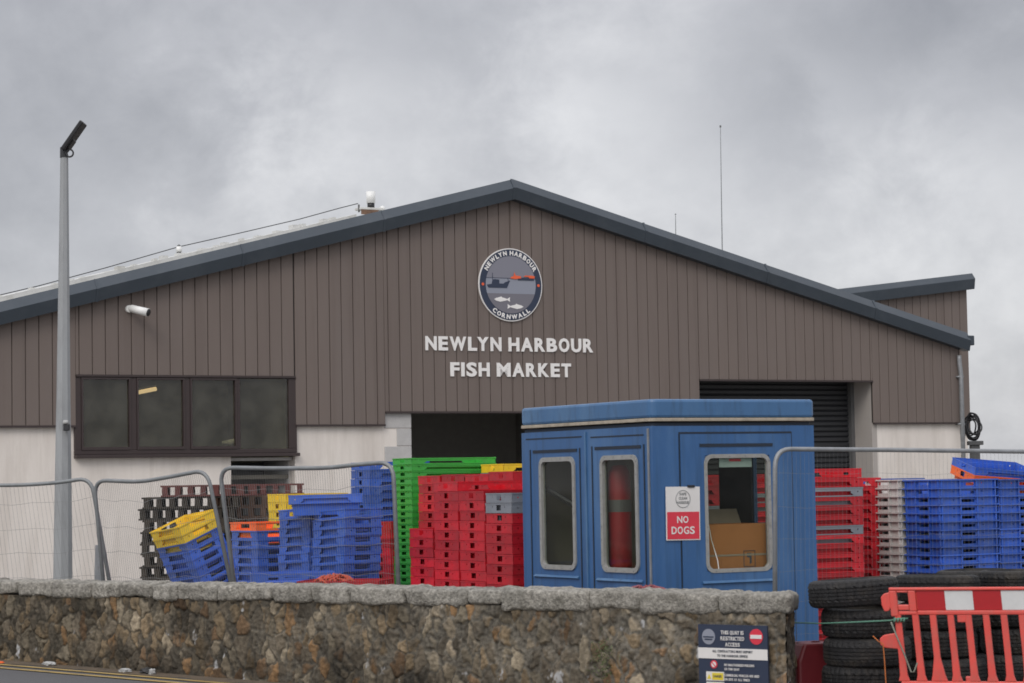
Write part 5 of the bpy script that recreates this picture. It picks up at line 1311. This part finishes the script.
# ================================================================== red plastic barrier
BY = 16.6; bo = at(899, 640, BY)
ba = radians(-16)
BR = thing('road_barrier', 'bright red plastic road barrier with a red and white band in front of the tyres', 'barrier', (bo.x, BY, GZ), ba)
kx = 1 / (F_PX / BY)                         # metres per pixel here
TOPZ = at(899, 587.5, BY).z - GZ
SHR = -.075                                  # the barrier is racked: uprights lean over to the left
def bz(py): return TOPZ - (py - 587.5) * kx
def bx_(px): return (px - 899) * kx * 1.06
def shear(mb): 
    mb.v = [(x + (z - .62) * SHR, y, z) for x, y, z in mb.v]; return mb
LEN = 2.0
b = MB(); b.box(bx_(895), LEN, -.025, .025, bz(590.5), TOPZ)                     # top rail
b.box(bx_(895), bx_(902), -.0235, .0235, bz(616), bz(590.5)); b.box(bx_(912.5), bx_(919.5), -.0235, .0235, bz(611), bz(590.5)); b.box(bx_(902), bx_(912.5), -.0235, .0235, bz(610), bz(604.5)); b.box(bx_(902), bx_(912.5), -.0235, .0235, bz(592.5), bz(590.5))
b.box(bx_(919.5), LEN, -.022, .022, bz(614.5), bz(610.2))
b.box(bx_(902), bx_(919.5), -.022, .022, bz(614.5), bz(610.8))
b.box(bx_(919.5), LEN, -.008, .010, bz(610.2), bz(590.5))
shear(b).build('top_panel', MAT['barrier'], BR, bevel=.008)
tone = ['refred', 'refwhite']
x = bx_(920.5); i = 0
while x < LEN - .05:
    x2 = min(LEN - .03, x + .19); shear(MB().box(x + .0005, x2 - .0005, -.0125, -.0085, bz(609.8), bz(590.9))).build('reflective_strip', MAT[tone[i % 2]], BR); x = x2; i += 1
zbot = bz(680)
def barp(x0, wd, fat=0):
    zt_ = bz(614.3); pts = [(x0 - wd / 2, zt_), (x0 - wd / 2 - .01, zt_ + .01), (x0 + wd / 2 + .01, zt_ + .01), (x0 + wd / 2, zt_), (x0 + wd / 2, zbot + .16), (x0 + wd / 2 + fat, zbot + .04), (x0 + wd / 2 + fat + .012, zbot), (x0 - wd / 2 - fat - .012, zbot), (x0 - wd / 2 - fat, zbot + .04), (x0 - wd / 2, zbot + .16)]
    return [(x, -.018, z) for x, z in pts]
for i in range(18):
    x0 = bx_(901 + 16.3 * i)
    if x0 > LEN - .03: break
    shear(MB().prism(barp(x0, .044, .022 if i in (2, 9) else .004), (0, .036, 0))).build('bar', MAT['barrier'], BR, bevel=.008)
    if i in (4, 11): shear(MB().box(x0 - .075, x0 - .015, -.0165, .0165, bz(622), bz(614.3))).build('lug', MAT['barrier'], BR, bevel=.006); shear(MB().box(x0 - .06, x0 - .02, -.0165, .0165, bz(682), bz(675))).build('lug', MAT['barrier'], BR, bevel=.006)
shear(MB().box(bx_(898), LEN, -.022, .022, .06, zbot)).build('bottom_rail', MAT['barrier'], BR, bevel=.008)
ear = [(bx_(896), bz(592)), (bx_(890), bz(593.5)), (bx_(887), bz(597)), (bx_(887), bz(605)), (bx_(889), bz(611)), (bx_(893), bz(611)), (bx_(896), bz(606))]
shear(MB().prism([(x, -.018, z) for x, z in ear], (0, .036, 0))).build('hinge_ear', MAT['barrier'], BR, bevel=.006)
arm = [(bx_(900), bz(632)), (bx_(886), bz(634.5)), (bx_(882), bz(638)), (bx_(882), bz(644)), (bx_(886), bz(647)), (bx_(900), bz(648.5))]
shear(MB().prism([(x, -.016, z) for x, z in arm], (0, .032, 0))).build('hinge_arm', MAT['barrier'], BR, bevel=.006)
for x in (.25, LEN - .3): MB().box(x - .05, x + .05, -.30, .30, 0, .07).build('foot', MAT['rubber'], BR, bevel=.02)
# ropes
def rope(name, label, pts, mat, r):
    o_ = Vector(pts[0]); tag(MB().tube([Vector(p_) - o_ for p_ in pts], r, 6).build(name, mat, None, True, loc=o_), label, 'rope')
fy = BY - .03
rope('green_rope', 'taut green rope tied from the kiosk side to the red barrier', [at(788, 622.5, 18.4), at(820, 623.5, 17.9), at(860, 622, 17.2), at(891, 620.5, fy), at(898, 618.5, fy), at(908, 618.5, fy)], MAT['rope_g'], .0055)
o = MB()
for k_ in range(4):
    z_ = at(895 + 3 * k_, 620, fy); pts = [(z_.x + .003 * cos(a * pi / 4), fy + .0 + .032 * sin(a * pi / 4) + .02, z_.z + .013 * cos(a * pi / 4)) for a in range(9)]
    o.tube(pts, .006, 6)
tag(o.build('rope_lashing', MAT['rope_g'], None, True), 'green rope lashing wound round the left upright of the barrier', 'rope')
rope('strap', 'grey green strap hanging slack in front of the red barrier', [at(891, 622, fy), at(897, 637, fy - .02), at(905, 656, fy - .03), at(911, 672, fy - .03), at(914, 672, fy - .03), at(917, 664, fy - .02), at(920, 656, fy)], MAT['rope_d'], .0055)
rope('orange_twine', 'orange twine hanging from the hinge arm of the barrier', [at(873, 636, fy), at(878, 641, fy), at(883, 644, fy), at(884.5, 660, fy), at(886, 684, fy), at(886, 700, fy)], MAT['rope_o'], .004)

# ================================================================== litter in the gutter
def crumple(name, label, px, sdist, n_, size, mat, seed):
    rd = random.Random(seed); bm = bmesh.new(); bmesh.ops.create_icosphere(bm, subdivisions=3, radius=1)
    for v in bm.verts:
        k_ = 1 + .5 * noise.noise(v.co * 2.3 + Vector((seed, 0, 0))) + .25 * noise.noise(v.co * 6); v.co = Vector((v.co.x * size[0], v.co.y * size[1], v.co.z * size[2])) * k_
    me = bpy.data.meshes.new(name); bm.to_mesh(me); bm.free(); me.materials.append(mat)
    s_ = wall_s(px, 668); o = bpy.data.objects.new(name, me); COL.objects.link(o); o.location = WA + WD * s_ + WN * n_ + Vector((0, 0, road_z(s_) + size[2] * .8)); o.rotation_euler = (0, 0, math.atan2(WD.y, WD.x))
    tag(o, label, 'litter')
crumple('crumpled_wrapper', 'leftmost piece of crumpled white litter in the gutter below the lamp post', 57, 0, .10, (.085, .04, .022), MAT['litter'], 3)
crumple('crumpled_paper', 'grey white crumpled paper in the gutter below the tumbled crates', 135, 0, .12, (.07, .04, .02), MAT['litter'], 5)
crumple('crumpled_bag', 'crumpled black and white bag in the gutter below the tumbled crates', 156, 0, .10, (.085, .05, .03), MAT['litter_b'], 9)
crumple('torn_label', 'small white scrap beside the black bag in the gutter', 162, 0, .12, (.03, .03, .03), MAT['litter'], 12)
crumple('orange_scrap', 'small orange scrap at the far left of the gutter', 19, 0, .22, (.03, .02, .012), MAT['orangep'], 14)
